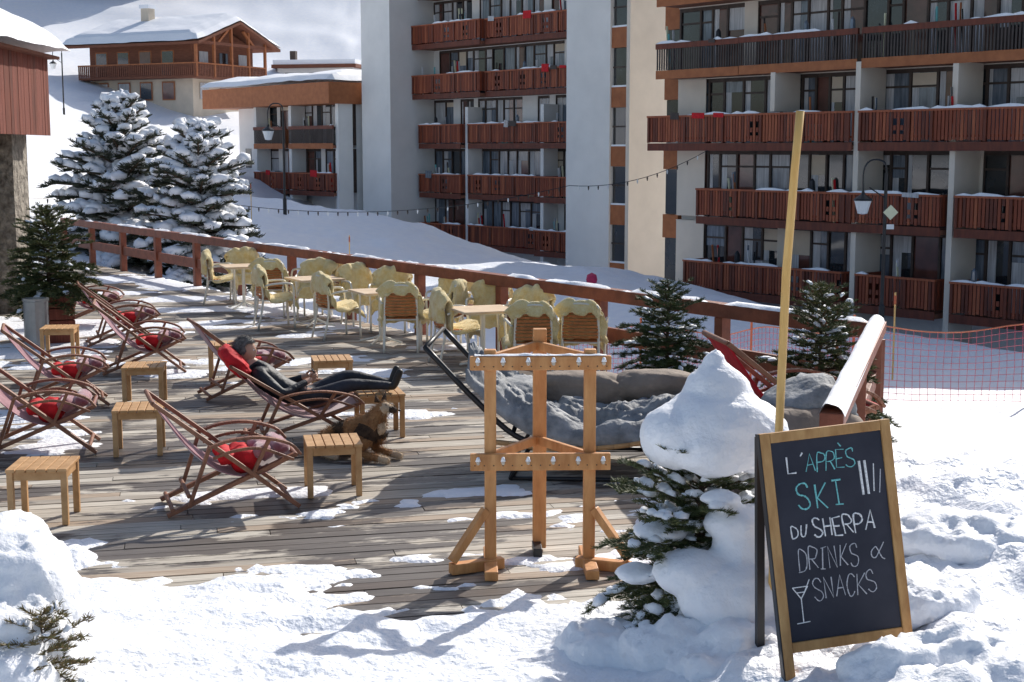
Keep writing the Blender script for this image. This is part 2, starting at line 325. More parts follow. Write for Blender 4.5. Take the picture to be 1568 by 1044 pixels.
def balcony(B,s0,s1,zt,t,style='wood',y0=0,snow=True):
    zf=zt-1.12
    B['slabs'].span((s0,y0-t,zf-.16),(s1,y0+.1,zf),'slab')
    if style=='wood':
        B['slabs'].span((s0-.02,y0-t-.03,zf-.2),(s1+.02,y0-t-.001,zf+.08),'balc2')
        x=s0;i=0; hol=set(); q=random.randint(4,14)
        while q<400:
            if random.random()<.55: hol.add(q); hol.add(q+2)
            q+=random.choice([9,12,15])
        while x<s1-.05:
            m=random.choice(['balc0','balc0','balc1','balc2']); x1=min(x+.100,s1)
            if i in hol:
                B['balconies'].span((x,y0-t-.03,zf+.12),(x1,y0-t,zf+.34),m); B['balconies'].span((x,y0-t-.03,zf+.46),(x1,y0-t,zf+.62),m); B['balconies'].span((x,y0-t-.03,zt-.28),(x1,y0-t,zt-.07),m)
            else: B['balconies'].span((x,y0-t-.03,zf+.12+random.choice([0,0,.03])),(x1,y0-t,zt-.07),m)
            if i%14==0: B['balconies'].span((x,y0-t-.07,zf+.1),(x+.1,y0-t-.031,zt-.071),'balc2')
            x+=.135; i+=1
        B['balconies'].span((s0,y0-t+.002,zf+.22),(s1,y0-t+.03,zf+.30),'balc2')
        B['balconies'].span((s0-.03,y0-t-.08,zt-.07),(s1+.03,y0-t+.06,zt),'balc1')
        for xx in(s0,s1):
            y=y0-t
            while y<y0-.08: B['balconies'].span((xx-.015,y+.008,zf+.12),(xx+.015,y+.112,zt-.07),random.choice(['balc0','balc2'])); y+=.13
            B['balconies'].span((xx-.03,y0-t+.061,zt-.07),(xx+.03,y0,zt-.002),'balc0')
    else:
        B['slabs'].span((s0-.02,y0-t-.03,zf-.2),(s1+.02,y0-t-.001,zf+.12),'orange')
        x=s0
        while x<s1: B['balconies'].span((x,y0-t-.01,zf+.13),(x+.06,y0-t+.02,zt-.2),'balcd'); x+=.12
        B['balconies'].span((s0-.03,y0-t-.05,zt-.2),(s1+.03,y0-t+.06,zt),'orange' if style=='dark' else 'balc2')
    if snow:
        x=s0
        while x<s1-.2:
            w=random.uniform(.4,2.2); w=min(w,s1-x)
            if random.random()<.6: 
                k=max(2,int(w/.25)); h=[random.uniform(.03,.11) for _ in range(k+1)]; h[0]=h[-1]=.015
                vs=[];ya,yb=y0-t-.075,y0-t+.055
                for q in range(k+1):
                    xx=x+(w-.03)*q/k; vs+=[(xx,ya,zt+.001),(xx,ya+.02,zt+h[q]),(xx,yb-.02,zt+h[q]),(xx,yb,zt+.001)]
                fs=[(4*q+j,4*q+4+j,4*q+5+j,4*q+1+j) for q in range(k) for j in range(3)]
                B['snow_caps'].add(vs,fs,'snowfine')
            x+=w
    for _ in range(int((s1-s0)/1.1)):
        xx=random.uniform(s0+.3,s1-.5); r=random.random(); c=random.choice(CL)
        if r<.40:
            for k in range(random.randint(1,3)): B['clutter'].beam((xx+k*.13,y0-t+.25,zf+.02),(xx+k*.13+random.uniform(-.1,.15),y0-t+.12,zf+random.uniform(1.45,1.8)),.09,.02,random.choice(CL))
        elif r<.60: B['clutter'].span((xx,y0-.6,zf),(xx+.5,y0-.2,zf+random.uniform(.7,1.3)),c)
        elif r<.70: B['clutter'].beam((xx,y0-t-.09,zt-.02),(xx+random.uniform(.3,.7),y0-t-.09,zt-.04),.02,random.uniform(.1,.4),random.choice(['blinds','balcd','red','curtain']))
        elif r<.77 and t>.9:
            B['clutter'].tube([(xx,y0-t+.4,zf),(xx,y0-t+.4,zf+1.5)],.03,'balcd',n=5); B['clutter'].lathe((xx,y0-t+.4,zf+1.25),[(.02,.3),(.09,.2),(.11,-.1),(.08,-.3),(.02,-.32)],random.choice(['blinds','jacket']),8)
def mid_block():
    B=Bld('apartment_block',(-5,82,0))
    rows=[12.2,9.5,6.8,4.1,1.4,-1.3]
    B['walls'].span((.945,.31,-6),(14.89,9,15),'wallw')
    for r,zt in enumerate(rows):
        zf=zt-1.12
        glazing(B,.945,14.88,zf,zf+2.5,0,'wallw',.16)
        segs=[(1.3,5.05,1.3),(5.36,11.25,1.0),(11.55,14.85,1.6)] if r not in(1,2) else [(1.0,7,1.5),(7.1,14.85,1.2)]
        for a,b,t in segs: balcony(B,a,b,zt,t,'wood')
        B['walls'].span((.95,-.02,zf+2.501),(14.88,.309,zf+2.7-.165),'wallw')
    for s in(5.2,11.4): B['walls'].span((s-.12,-1.0,-6),(s+.12,-.03,5.0),'wallw')
    B['walls'].span((-1.85,-3,-6),(.94,9.2,16.5),'wallw')
    B['walls'].span((14.9,-2.5,-6),(17.9,9.1,16.5),'wallw')
    B['walls'].span((18.98,-2.5,-6),(19.2,9.1,16.5),'wallc')
    B['walls'].span((17.901,-2.2,-6),(18.979,9.05,16.4),'wallc')
    z=-5.2
    while z<15:
        B['windows'].span((17.95,-2.30,z),(18.93,-2.21,z+1.75),'glass'); B['frames'].span((17.92,-2.33,z+.85),(18.96,-2.305,z+.92),'frame')
        B['panels'].span((17.92,-2.42,z+1.76),(18.96,-2.21,z+2.68),'orange'); B['snow_caps'].span((17.94,-2.42,z+2.681),(18.94,-2.31,z+2.76),'snowfine')
        z+=2.7
    B['roof_snow'].span((-1.9,-3.05,16.51),(19.3,9.2,16.9),'snowfine')
    B.done()
def right_block():
    B=Bld('apartment_block',(6.45,56,0))
    rows=[12.1,9.4,6.7,4.0,1.3,-1.4]; L=24
    B['walls'].span((0,.31,-6),(L,10,15),'wallw')
    B['walls'].span((-.9,.35,-6),(-.001,10,15),'wallc'); z=-5.2
    while z<14:
        B['windows'].span((-.85,.26,z),(-.1,.345,z+1.75),'glass'); B['panels'].span((-.88,.14,z+1.76),(-.05,.345,z+2.68),'orange'); z+=2.7
    for r,zt in enumerate(rows):
        zf=zt-1.12
        glazing(B,0.05,L,zf,zf+2.5,0,'wallc',.07)
        B['walls'].span((0,-.02,zf+2.501),(L,.309,zf+2.7-.165),'wallc')
        if r==2: segs=[(0,4.1,1.2),(4.3,9.4,1.35),(9.66,24,1.4)]; st='bars'
        elif r<2: segs=[(0,6.0,1.2),(6.3,24,1.4)]; st='dark'
        elif r==3: segs=[(-.3,5.3,1.3),(5.45,9.4,1.5),(9.66,12.4,1.45),(12.5,24,1.6)]; st='wood'
        elif r==4: segs=[(2.3,5.3,1.3),(5.35,9.38,1.5),(9.4,12.9,1.5),(13.45,24,1.5)]; st='wood'
        else: segs=[(1.7,9.0,1.3),(9.7,12.75,1.4),(13.4,24,1.5)]; st='wood'
        for a,b,t in segs: balcony(B,a,b,zt,t,st)
        if r in(3,4,5): B['walls'].span((.05,-.05,zf),(1.5,-.021,zf+2.5),'wallc')
    for s,z1,za in((9.53,5.6,-6),(13.2,5.6,-6),(5.9,5.4,4.05),(19,6,-6)):
        B['walls'].span((s-.10,-1.42,za),(s+.10,-.03,z1),'wallc')
    B['roof_snow'].span((-.9,-.3,15.01),(L,10,15.4),'snowfine')
    B.done()
def low_block():
    B=Bld('apartment_block',(-20,95,0))
    B['walls'].span((4.0,.31,-4),(17,9,5.3),'wallw')
    B['walls'].span((4.0,0,-4),(7.8,.309,5.3),'wallw')
    for zt in(4.1,1.4):
        zf=zt-1.12
        glazing(B,7.8,17,zf,zf+2.5,0,'wallw',.2); B['walls'].span((7.8,-.02,zf+2.501),(17,.309,zf+2.7-.165),'wallw')
        for a,b in((8.0,11.7),(12.1,16.9)): balcony(B,a,b,zt,1.2,'wood' if zt<2 else 'bars')
    for s in(7.8,11.9,17): B['walls'].span((s-.15,-1.0,-4),(s+.15,-.03,5.3),'wallw')
    B['windows'].span((4.8,-.03,1.6),(5.5,-.001,2.8),'glass')
    B['roof'].span((2.4,-1.7,5.3),(17.3,9.6,6.5),'orange')
    def f(u,v):
        return (2.3+15.1*u,-1.8+11.5*v,6.5+.65*min(1,6*v,6*(1-v),12*u,12*(1-u))**.5+.25*float(fbm(np.array(u*8.),np.array(v*4.),3,9)))
    B['roof_snow'].grid(f,50,24,'snowfine')
    B.done()
mid_block();right_block();low_block()
def chalet(name,loc,rz,Lx=12,Ly=9,wh=4.8,rh=2.2,wall='chaletw',base='chaletc',sc=1):
    B=Bld(name,loc,rz,sc)
    B['walls'].span((-Lx/2,-Ly/2,-4),(Lx/2,Ly/2,1.9),base)
    B['walls'].span((-Lx/2-.05,-Ly/2-.05,1.9),(Lx/2+.05,Ly/2+.05,wh),wall)
    for sx in(-1,1):
        x=sx*(Lx/2+.04)
        B['walls'].add([(x,-Ly/2,wh),(x,Ly/2,wh),(x,0,wh+rh*Ly/(Ly+3))],[(0,1,2)],wall)
    B['balconies'].span((-Lx/2-.2,-Ly/2-1.3,1.8),(Lx/2+1.4,-Ly/2-.05,1.98),wall)
    B['balconies'].span((Lx/2+.06,-Ly/2-.049,1.8),(Lx/2+1.4,Ly/2,1.98),wall)
    x=-Lx/2-.2
    while x<Lx/2+1.4: B['balconies'].span((x,-Ly/2-1.32,1.99),(x+.13,-Ly/2-1.27,2.9),wall); x+=.2
    B['balconies'].span((-Lx/2-.2,-Ly/2-1.36,2.9),(Lx/2+1.45,-Ly/2-1.22,3.0),'orange')
    y=-Ly/2-1.2
    while y<Ly/2: B['balconies'].span((Lx/2+1.36,y,1.99),(Lx/2+1.41,y+.13,2.9),wall); y+=.2
    B['balconies'].span((Lx/2+1.32,-Ly/2-1.2,2.9),(Lx/2+1.46,Ly/2,3.0),'orange')
    for x in np.arange(-Lx/2+1.2,Lx/2-.6,2.3):
        for z0,hh in((.2,1.3),(2.1,1.9)):
            B['windows'].span((x-.55,-Ly/2-.09,z0),(x+.55,-Ly/2-.076,z0+hh),random.choice(['glass','curtain','glass2']))
            B['frames'].span((x-.65,-Ly/2-.075,z0-.1),(x+.65,-Ly/2-.052,z0+hh+.1),'orange')
    for y in(-2.6,0,2.6):
        for z0,hh in((.2,1.3),(2.1,1.9)):
            B['windows'].span((Lx/2+.055,y-.55,z0),(Lx/2+.09,y+.55,z0+hh),random.choice(['glass','curtain']))
    for y in np.linspace(-Ly/2-1.2,Ly/2,5):
        B['frames'].beam((Lx/2+1.35,y,1.9),(Lx/2+1.35,y,wh+max(0,rh*(1-abs(y)/(Ly/2+1.5))-.2)),.2,.2,'orange')
    B['frames'].beam((Lx/2+1.35,-Ly/2-1,wh-.1),(Lx/2+1.35,Ly/2+1,wh-.1),.19,.25,'chaletw')
    B['frames'].beam((Lx/2+1.35,-2.5,wh-.1),(Lx/2+1.35,-1,wh+rh*.6),.18,.18,'orange'); B['frames'].beam((Lx/2+1.35,2.5,wh-.1),(Lx/2+1.35,1,wh+rh*.6),.18,.18,'orange')
    ov=1.5;ox=1.9
    for sy in(-1,1):
        a=[(-Lx/2-ox,0,wh+rh),(Lx/2+ox,0,wh+rh),(Lx/2+ox,sy*(Ly/2+ov),wh-.1),(-Lx/2-ox,sy*(Ly/2+ov),wh-.1)]
        B['roof'].add(a+[(p[0],p[1],p[2]-.22) for p in a],BF,wall)
        def f(u,v,sy=sy):
            e=min(1,10*u,10*(1-u),8*(1-v))**.5
            return (-Lx/2-ox+(Lx+2*ox)*u, sy*(Ly/2+ov+.1)*v, wh+rh-(rh+.1)*v+.03+.6*e+.15*float(fbm(np.array(u*7.),np.array(v*4.),3,5)))
        B['roof_snow'].grid(f,30,14,'snowfine')
    B['chimney'].span((-2,-1.4,wh+rh*.4),(-1.2,-.6,wh+rh+1.3),'chaletc'); B['chimney'].span((-2.1,-1.5,wh+rh+1.3),(-1.1,-.5,wh+rh+1.6),'snowfine')
    B.done()
chalet('timber_chalet',(-26.3,112,6.3),math.radians(-26),Lx=10.5,Ly=8,wh=4.7,rh=1.8,sc=.92)
chalet('timber_chalet',(-51,143,19.0),math.radians(-20),13,9,5,2.2,'redclad','redclad')
chalet('timber_chalet',(-38,146,18.2),math.radians(-22),9,8,5,2.2,'redclad','redclad')
B=Bld('flat_roof_house',(-16.5,126,7.5),math.radians(-12))
B['walls'].span((-3.4,-2,-3),(3.4,4,2.2),'wallw'); B['roof'].span((-3.8,-2.4,2.2),(3.8,4.3,2.5),'chaletw'); B['roof_snow'].span((-3.7,-2.3,2.501),(3.7,4.2,2.9),'snowfine')
for x in(-2.2,0,2.2): B['windows'].span((x-.5,-2.04,.9),(x+.5,-2.001,1.8),'glass')
B['chimney'].span((-3,0,2.9),(-2.5,.5,3.8),'frame'); B.done()
# left lodge corner on the terrace
B=Bld('lodge_building',(-7.98,21.4,0),math.radians(3))
B['walls'].span((-6,.7,-.2),(-.7,3.1,3.0),'chaletw')
B['walls'].span((-.75,0,-.2),(-.1,.6,3.05),'stone')
B['walls'].span((-.72,2.3,-.2),(-.15,3.15,3.05),'stone')
B['walls'].span((-.72,.601,-.2),(-.5,2.299,3.0),'frame')
B['door'].span((-.499,.75,0),(-.47,2.15,2.5),'glass'); B['door'].span((-.469,1.42,0),(-.43,1.5,2.5),'frame')
x=-6
while x<.1: B['cladding'].span((x,-.25+random.uniform(0,.012),2.95),(x+.142,-.2,4.25),random.choice(['redclad','balc2'])); x+=.15
y=-.2
while y<3.3: B['cladding'].span((.15,y,2.95),(.2+random.uniform(-.012,0),y+.142,4.25),random.choice(['redclad','redclad','balc2'])); y+=.15
B['walls'].span((-6,-.199,3.06),(.149,3.4,4.2),'chaletw')
B['door'].span((-3.5,.6,0),(-.9,.69,2.6),'glass')
B['roof_snow'].grid(lambda u,v:(-6.2+6.7*u,-.5+4.3*v,4.3+(.85*min(1,5*(1-u),9*u)**.6)*min(1,6*v,6*(1-v))**.4+.15*float(fbm(np.array(u*5.),np.array(v*4.),3,2))),60,30,'snowfine')
B['roof'].span((-6.1,-.4,4.251),(.35,3.6,4.3),'chaletw'); B.done()
# ------------------------------------------------------------ trees
def ico(sub=1):
    import bmesh
    bm=bmesh.new(); bmesh.ops.create_icosphere(bm,subdivisions=sub,radius=1); v=np.array([x.co[:] for x in bm.verts]); f=[[q.index for q in p.verts] for p in bm.faces]; bm.free(); return v,np.array(f)
IC1=ico(1);IC2=ico(2);IC3=ico(3);IC4=ico(4)
def npmesh(name,co,f,m,parent,smooth=False,mi=None):
    me=bpy.data.meshes.new(name);k=f.shape[1]; me.vertices.add(len(co)); me.vertices.foreach_set('co',np.asarray(co,float).ravel())
    me.loops.add(f.size); me.loops.foreach_set('vertex_index',f.ravel().astype(np.int32)); me.polygons.add(len(f))
    me.polygons.foreach_set('loop_start',np.arange(len(f))*k); me.polygons.foreach_set('loop_total',np.full(len(f),k))
    if smooth: me.polygons.foreach_set('use_smooth',np.ones(len(f),bool))
    me.update(calc_edges=True)
    for q in (m if isinstance(m,list) else [m]): me.materials.append(q)
    if isinstance(m,list): me.polygons.foreach_set('material_index',(rng.integers(0,len(m),len(f)) if mi is None else np.asarray(mi)).astype(np.int32))
    return link(bpy.data.objects.new(name,me),parent)
def fir(name,loc,H,R,nb,nl,nw,npt,snow,mats,z0=.08,seed=1,step=.09,blob=.05,trunk=.02,tilt=0,curve=.85,hmax=.97):
    r=np.random.default_rng(seed); e=empty(name,loc,r.uniform(0,6),rx=tilt)
    mb=MB(); mb.tube([(0,0,-.1),(0,0,H*.5),(0,0,H*hmax)],[trunk*1.4,trunk,trunk*.2],'bark')
    S=[];E=[];SN=[]
    for b in range(nb):
        t=(b+r.random())/nb; t=t**1.15; h=H*(z0+(1-z0)*t*hmax); L=R*((1-t)**curve)*r.uniform(.65,1.18)+.03*H*.3
        a=b*2.39996+r.uniform(-.3,.3); up=r.uniform(.0,.25)+.6*t; dr=r.uniform(.25,.5)*(1-t)
        D=np.array([math.cos(a),math.sin(a),0]); Z=np.array([0,0,1.]); side=np.array([-D[1],D[0],0])
        P=lambda s:np.array([0,0,h])+D*L*s+Z*L*(up*s-dr*s*s)
        mb.tube([P(0),P(.5),P(1)],[trunk*.45*(1-t*.6),trunk*.28,trunk*.1],'bark',n=5)
        ns=max(3,int(L/step))
        for k in range(ns):
            s=(k+.5)/ns
            if s<.12: continue
            p=P(s); f=P(min(1,s+.1))-P(s-.05); f/=np.linalg.norm(f)
            tl=L*.42*(1-s*.55)*r.uniform(.6,1.2)
            for sg in(-1,1):
                dd=f*.65+side*sg*r.uniform(.6,1)+Z*r.uniform(-.35,.12); dd/=np.linalg.norm(dd)
                S.append(p);E.append(p+dd*tl)
                if tl>step*1.6:
                    for q in(.45,.7):
                        d2=dd*.7+f*.5+Z*r.uniform(-.3,.2)+side*r.uniform(-.3,.3); pp=p+dd*tl*q; S.append(pp);E.append(pp+d2*tl*.4)
            S.append(p);E.append(P(min(1.05,s+1.0/ns)))
            if r.random()<snow: SN.append((p+np.array([0,0,blob*.45]),f,side,L/ns*r.uniform(.7,1.3),blob*r.uniform(.6,1.5)*(1-s*.3)))
            for sg in(-1,1):
                if r.random()<snow*.6: SN.append((p+side*sg*tl*.55+np.array([0,0,blob*.3]),side*sg*.8+f*.6,f,tl*.5*r.uniform(.6,1.1),blob*r.uniform(.5,1.1)))
    S.append(np.array([0,0,H*.8]));E.append(np.array([0,0,H]))
    S=np.array(S);E=np.array(E);n=len(S)
    ln=np.linalg.norm(E-S,axis=1); cnt=np.maximum(3,(ln*npt)).astype(int); idx=np.repeat(np.arange(n),cnt)
    T=r.random(len(idx)); d=(E-S)[idx]/ln[idx][:,None]; p=S[idx]+(E-S)[idx]*T[:,None]
    rv=r.normal(size=(len(idx),3)); rv-=d*(rv*d).sum(1)[:,None]; rv/=np.linalg.norm(rv,axis=1)[:,None]; rv[:,2]=np.abs(rv[:,2])*.6-.1
    nd=d*r.uniform(.4,.9,len(idx))[:,None]+rv; nd/=np.linalg.norm(nd,axis=1)[:,None]
    l=nl*r.uniform(.6,1.15,len(idx))[:,None]; w=np.cross(nd,r.normal(size=nd.shape)); w/=np.linalg.norm(w,axis=1)[:,None]; w*=nw
    co=np.stack([p-w,p+w,p+nd*l+w*.35,p+nd*l-w*.35],1).reshape(-1,3); f=np.arange(len(co)).reshape(-1,4)
    mb.obj('trunk',e,smooth=True); npmesh('foliage',co,f,mats,e)
    if SN:
        V,F=IC1 if len(SN)>900 else IC2; cs=[];fs=[];o=0
        for c,fx,sx,l,b in SN:
            fx=fx/np.linalg.norm(fx); sx=sx-fx*(sx@fx); sx/=np.linalg.norm(sx)+1e-9; u=np.cross(fx,sx); u=u*np.sign(u[2]+1e-9)
            vv=V*(1+r.uniform(-.22,.22,(len(V),1))); cs.append(c+vv[:,:1]*fx*l*.7+vv[:,1:2]*sx*b*1.25+np.maximum(vv[:,2:],-.35)*u*b*.75); fs.append(F+o); o+=len(V)
        npmesh('snow',np.concatenate(cs),np.concatenate(fs),M['snowfine'],e,True)
    return e
def snowmass(name,blobs,parent=None,vox=.03,disp=.035,seed=0,m='snowfine'):
    cs=[];fs=[];o=0
    for c,rr in blobs: cs.append(IC3[0]*np.array(rr)+np.array(c)); fs.append(IC3[1]+o); o+=len(IC3[0])
    ob=npmesh(name,np.concatenate(cs),np.concatenate(fs),M[m],parent,True)
    q=ob.modifiers.new('r','REMESH'); q.mode='VOXEL'; q.voxel_size=vox; q.use_smooth_shade=True
    q=ob.modifiers.new('s','SMOOTH'); q.factor=.6; q.iterations=6
    for sc,k in((.16,1.),(.05,.35)):
        t=bpy.data.textures.new(name,'CLOUDS'); t.noise_scale=sc; t.noise_depth=3
        q=ob.modifiers.new('d','DISPLACE'); q.texture=t; q.strength=disp*2.2*k; q.texture_coords='LOCAL'
    return ob
def pot(e,r,h,m='wicker'):
    mb=MB(); mb.lathe((0,0,0),[(.01,0),(r*.75,0),(r*.9,h*.5),(r,h*.92),(r*1.06,h*.93),(r*1.06,h),(r*.9,h),(r*.88,h*.85),(.01,h*.85)],m,22); mb.obj('pot',e,smooth=False)
fir('snowy_pine_tree',(-10.9,40,-1.6),5.8,2.5,130,.17,.020,60,1.0,[M['needlefar']],seed=3,step=.24,blob=.25,trunk=.12,curve=.62)
fir('snowy_pine_tree',(-8.2,37.5,-1.6),5.0,2.1,115,.16,.020,60,1.0,[M['needlefar']],seed=4,step=.23,blob=.23,trunk=.11,curve=.55)
e=fir('potted_fir_tree',(1.62,14.7,.1),1.25,.56,75,.05,.004,260,.16,[M['needle']],z0=.16,seed=5,step=.06,blob=.03,trunk=.02,curve=.5); pot(e,.17,.26)
e=fir('potted_fir_tree',(2.85,13.0,.0),1.5,.60,85,.05,.004,260,.12,[M['needle'],M['needle'],M['needle2']],z0=.16,seed=6,step=.06,blob=.03,trunk=.02,curve=.55); pot(e,.2,.28)
e=fir('potted_fir_tree',(-6.6,20.2,.60),1.3,.72,95,.06,.006,200,.10,[M['needle'],M['needle2']],z0=.05,seed=8,step=.08,blob=.035,trunk=.025,curve=.5)
mb=MB(); 
for i in range(4): mb.span((-.45,-.3,-.6+i*.17),(.45,.3,-.6+i*.17+.16),'redclad')
mb.obj('planter_box',e,bevel=.01)
# foreground fir laden with snow
e=fir('snow_covered_fir',(1.04,7.62,.16),1.12,.60,95,.034,.0022,480,.36,[M['needle'],M['needle'],M['needle2']],z0=.04,seed=11,step=.05,blob=.04,trunk=.022,curve=.42,hmax=.85)
pot(e,.2,.18); e.rotation_euler[2]=0
snowmass('snow_load',[((.06,-.08,1.06),(.34,.31,.22)),((.07,-.04,1.22),(.19,.19,.18)),((-.14,-.14,1.02),(.22,.22,.18)),((.24,-.12,1.00),(.22,.24,.18)),((.06,-.02,1.36),(.07,.07,.12)),((.30,-.05,1.08),(.12,.14,.13)),((.02,-.26,.98),(.24,.16,.15)),
  ((.16,-.34,.60),(.20,.16,.10)),((.24,-.34,.44),(.24,.2,.2)),((-.10,-.44,.36),(.22,.18,.12)),((.12,-.5,.24),(.30,.2,.20)),((.36,-.40,.15),(.26,.24,.32)),((-.25,-.22,.52),(.15,.14,.06)),((.05,-.38,.74),(.12,.09,.04)),((-.36,-.25,.3),(.14,.12,.05)),((.42,-.22,.44),(.16,.18,.2))],e,.02,.018)
e=fir('buried_fir',(-2.30,6.7,.04),.42,.34,30,.035,.0026,420,.1,[M['needle3'],M['needle3'],M['needle2']],z0=.1,seed=13,step=.06,blob=.03,trunk=.012,curve=.4)
snowmass('snow_mound',[((-2.58,7.1,.37),(.35,.4,.42)),((-2.70,6.9,.2),(.48,.5,.40)),((-2.50,6.55,.08),(.33,.3,.27)),((-2.40,6.85,.3),(.18,.18,.17)),((-3.0,7.5,.3),(.45,.45,.42)),((-2.9,8.05,.42),(.2,.25,.2)),((-2.5,6.2,.05),(.38,.3,.22))],None,.028,.04)
# ------------------------------------------------------------ ski rack
def rack():
    e=empty('wooden_ski_rack',(.18,9.0,0),math.radians(2)); mb=MB()
    for x in(-.32,.32):
        mb.box((x,0,.73),(.075,.075,1.42),'pine')
        sx=-1 if x<0 else 1
        mb.beam((x-sx*.08,0,.04),(x+sx*.26,-.14,.04),.07,.07,'pine')
        mb.beam((x+sx*.03,-.03,.40),(x+sx*.25,-.14,.09),.06,.05,'pine')
        mb.beam((x,-.3,.035),(x,.3,.035),.085,.06,'pine')
    mb.box((.02,.42,.77),(.09,.075,1.5),'pine')
    for z,t in((1.36,.09),(.72,.11)):
        mb.box((0,-.058,z),(.90,.04,t),'pine')
        mb.beam((-.32,-.0,z+.02),(0,.40,z+.05),.035,.06,'pine'); mb.beam((.32,.0,z+.02),(0,.40,z+.05),.035,.06,'pine')
    mb.beam((0,.42,.04),(0,.2,.04),.06,.06,'black'); 
    mb.obj('timber',e,bevel=.006)
    pg=MB()
    for z in(1.36,.72):
        for x in(-.4,-.24,-.08,.08,.24,.4):
            pg.tube([(x,-.078,z),(x,-.11,z)],[.013,.011],'chaletc',n=8)
            pg.tube([(x,-.10,z+.012),(x,-.10,z+.04)],[.018,.008],'snowfine',n=7)
        for x in np.linspace(-.42,.42,15): pg.tube([(x,-.0785,z-.02),(x,-.0795,z-.02)],.005,'bark',n=6)
    pg.obj('pegs',e,smooth=True)
    s=MB(); s.grid(lambda u,v:(-.42+.84*u,-.078+.04*v,1.408+.018*float(fbm(np.array(u*13.),np.array(v*1.),2,3))*(math.sin(math.pi*v)+.1)),50,4,'snowfine'); s.obj('snow',e,smooth=True)
rack()
# ------------------------------------------------------------ deckchairs
def curve_pts(P,n=24):
    P=[np.array(p,float) for p in P]; Q=[P[0]*2-P[1]]+P+[P[-1]*2-P[-2]]; out=[]
    m=len(P)-1
    for i in range(n+1):
        t=i/n*m; k=min(int(t),m-1); t-=k; a,b,c,d=Q[k:k+4]
        out.append(.5*((2*b)+(c-a)*t+(2*a-5*b+4*c-d)*t*t+(3*b-a-3*c+d)*t**3))
    return out
def deckchair_meshes(sl,rl='red'):
    w=.29; fr=MB()
    for sy in(-1,1):
        y=sy*w
        fr.beam((-.54,y,.87),(.52,y,.02),.032,.05,'dcwood',up=(0,1,0))
        fr.beam((.50,y*.9,.42),(-.46,y*.9,.02),.032,.05,'dcwood',up=(0,1,0))
        arm=curve_pts([(-.16,y*1.12,.52),(.0,y*1.16,.57),(.22,y*1.16,.58),(.44,y*1.12,.52),(.53,y*1.1,.43)],16)
        for i in range(16): fr.beam(arm[i],arm[i+1],.055,.022,'dcwood')
        arm=curve_pts([(-.12,y*1.1,.44),(.05,y*1.12,.49),(.24,y*1.12,.49),(.48,y*1.08,.39)],12)
        for i in range(12): fr.beam(arm[i],arm[i+1],.025,.022,'dcwood')
        fr.beam((.30,y*1.12,.57),(.16,y*1.0,.27),.028,.035,'dcwood',up=(0,1,0))
        fr.beam((-.14,y*1.1,.54),(-.30,y*1.0,.08),.028,.035,'dcwood',up=(0,1,0))
    for x,z in((-.54,.87),(.50,.42),(.46,.07),(-.42,.06),(-.30,.16)): fr.tube([(x,-w,z),(x,w,z)],.018,'dcwood')
    prof=curve_pts([(-.545,0,.885),(-.42,0,.70),(-.24,0,.47),(-.02,0,.31),(.2,0,.28),(.38,0,.35),(.515,0,.435)],30)
    s=MB()
    def f(u,v):
        i=u*30;k=min(int(i),29);t=i-k;p=prof[k]*(1-t)+prof[k+1]*t; b=math.sin(math.pi*v)*math.sin(math.pi*u)
        return (p[0]-.01*b,(v-.5)*.54,p[2]-.035*b)
    s.grid(f,30,10,sl)
    c=MB()
    def roll(x,z,r,m,tw,wd=.46):
        def g(u,v):
            a=2*math.pi*u; yy=(v-.5)*wd; e=min(1,8*v,8*(1-v))**.4; n=float(fbm(np.array(math.cos(a)*2+5),np.array(v*6.+tw),3,2))
            k=r*(.8+.45*n)*e*(1-.25*math.exp(-((v-.5)/.05)**2)); return (x+k*math.cos(a)*1.3,yy,z+k*math.sin(a))
        c.grid(g,20,24,m)
    roll(.14,.37,.085,rl,0); roll(.28,.43,.06,'sling',3,.5); roll(.40,.46,.05,'sling',5,.5); roll(.0,.40,.05,rl,7,.44)
    return fr.mesh('frame'),s.mesh('sling',True),c.mesh('cushion',True)
DC=deckchair_meshes('sling'); DCR=deckchair_meshes('slingred')
def deckchair(loc,rz,sc=1,d=DC,cush=True,name='deckchair'):
    e=empty(name,loc,math.radians(rz),sc)
    for me,nm in zip(d,('frame','sling','cushion')):
        if nm=='cushion' and not cush: continue
        o=link(bpy.data.objects.new(nm,me),e)
        if nm=='frame': mods(o,bevel=.004)
        if nm=='sling': mods(o,solid=.006)
    return e
for x,y,r,s in((-4.55,17.3,14,1),(-4.85,15.0,18,.98),(-4.30,12.65,13,1.02),(-2.20,10.65,19,1),(-3.0,15.6,23,.97),(-6.6,22,10,1),(-5.5,19.8,19,1)): deckchair((x,y,0),r,s)
deckchair((2.38,11.95,.05),8,1.25,DCR,False)
CE=(-2.03,13.2,0);CR=13
deckchair(CE,CR,(1.12,1.05,.86),cush=False)
# ------------------------------------------------------------ stools
def stool_mesh():
    mb=MB(); a=.22
    for i in range(6): mb.box((-a+.038+i*.0735,0,.41),(.066,.46,.024),'stool')
    for sx in(-1,1):
        for sy in(-1,1): mb.box((sx*.19,sy*.19,.199),(.045,.045,.397),'stool')
        mb.box((sx*.19,0,.365),(.022,.334,.06),'stool'); mb.box((0,sx*.19,.365),(.334,.022,.06),'stool')
    return mb.mesh('wood')
ST=stool_mesh()
for x,y,r in((-3.95,15.1,8),(-3.36,12.6,10),(-3.45,10.25,5),(-1.43,11.1,12),(-2.0,15.6,12),(-3.4,16.8,10),(-1.27,13.40,14),(-5.9,18.4,8)):
    e=empty('slatted_stool',(x,y,0),math.radians(r)); mods(link(bpy.data.objects.new('wood',ST),e),bevel=.004)
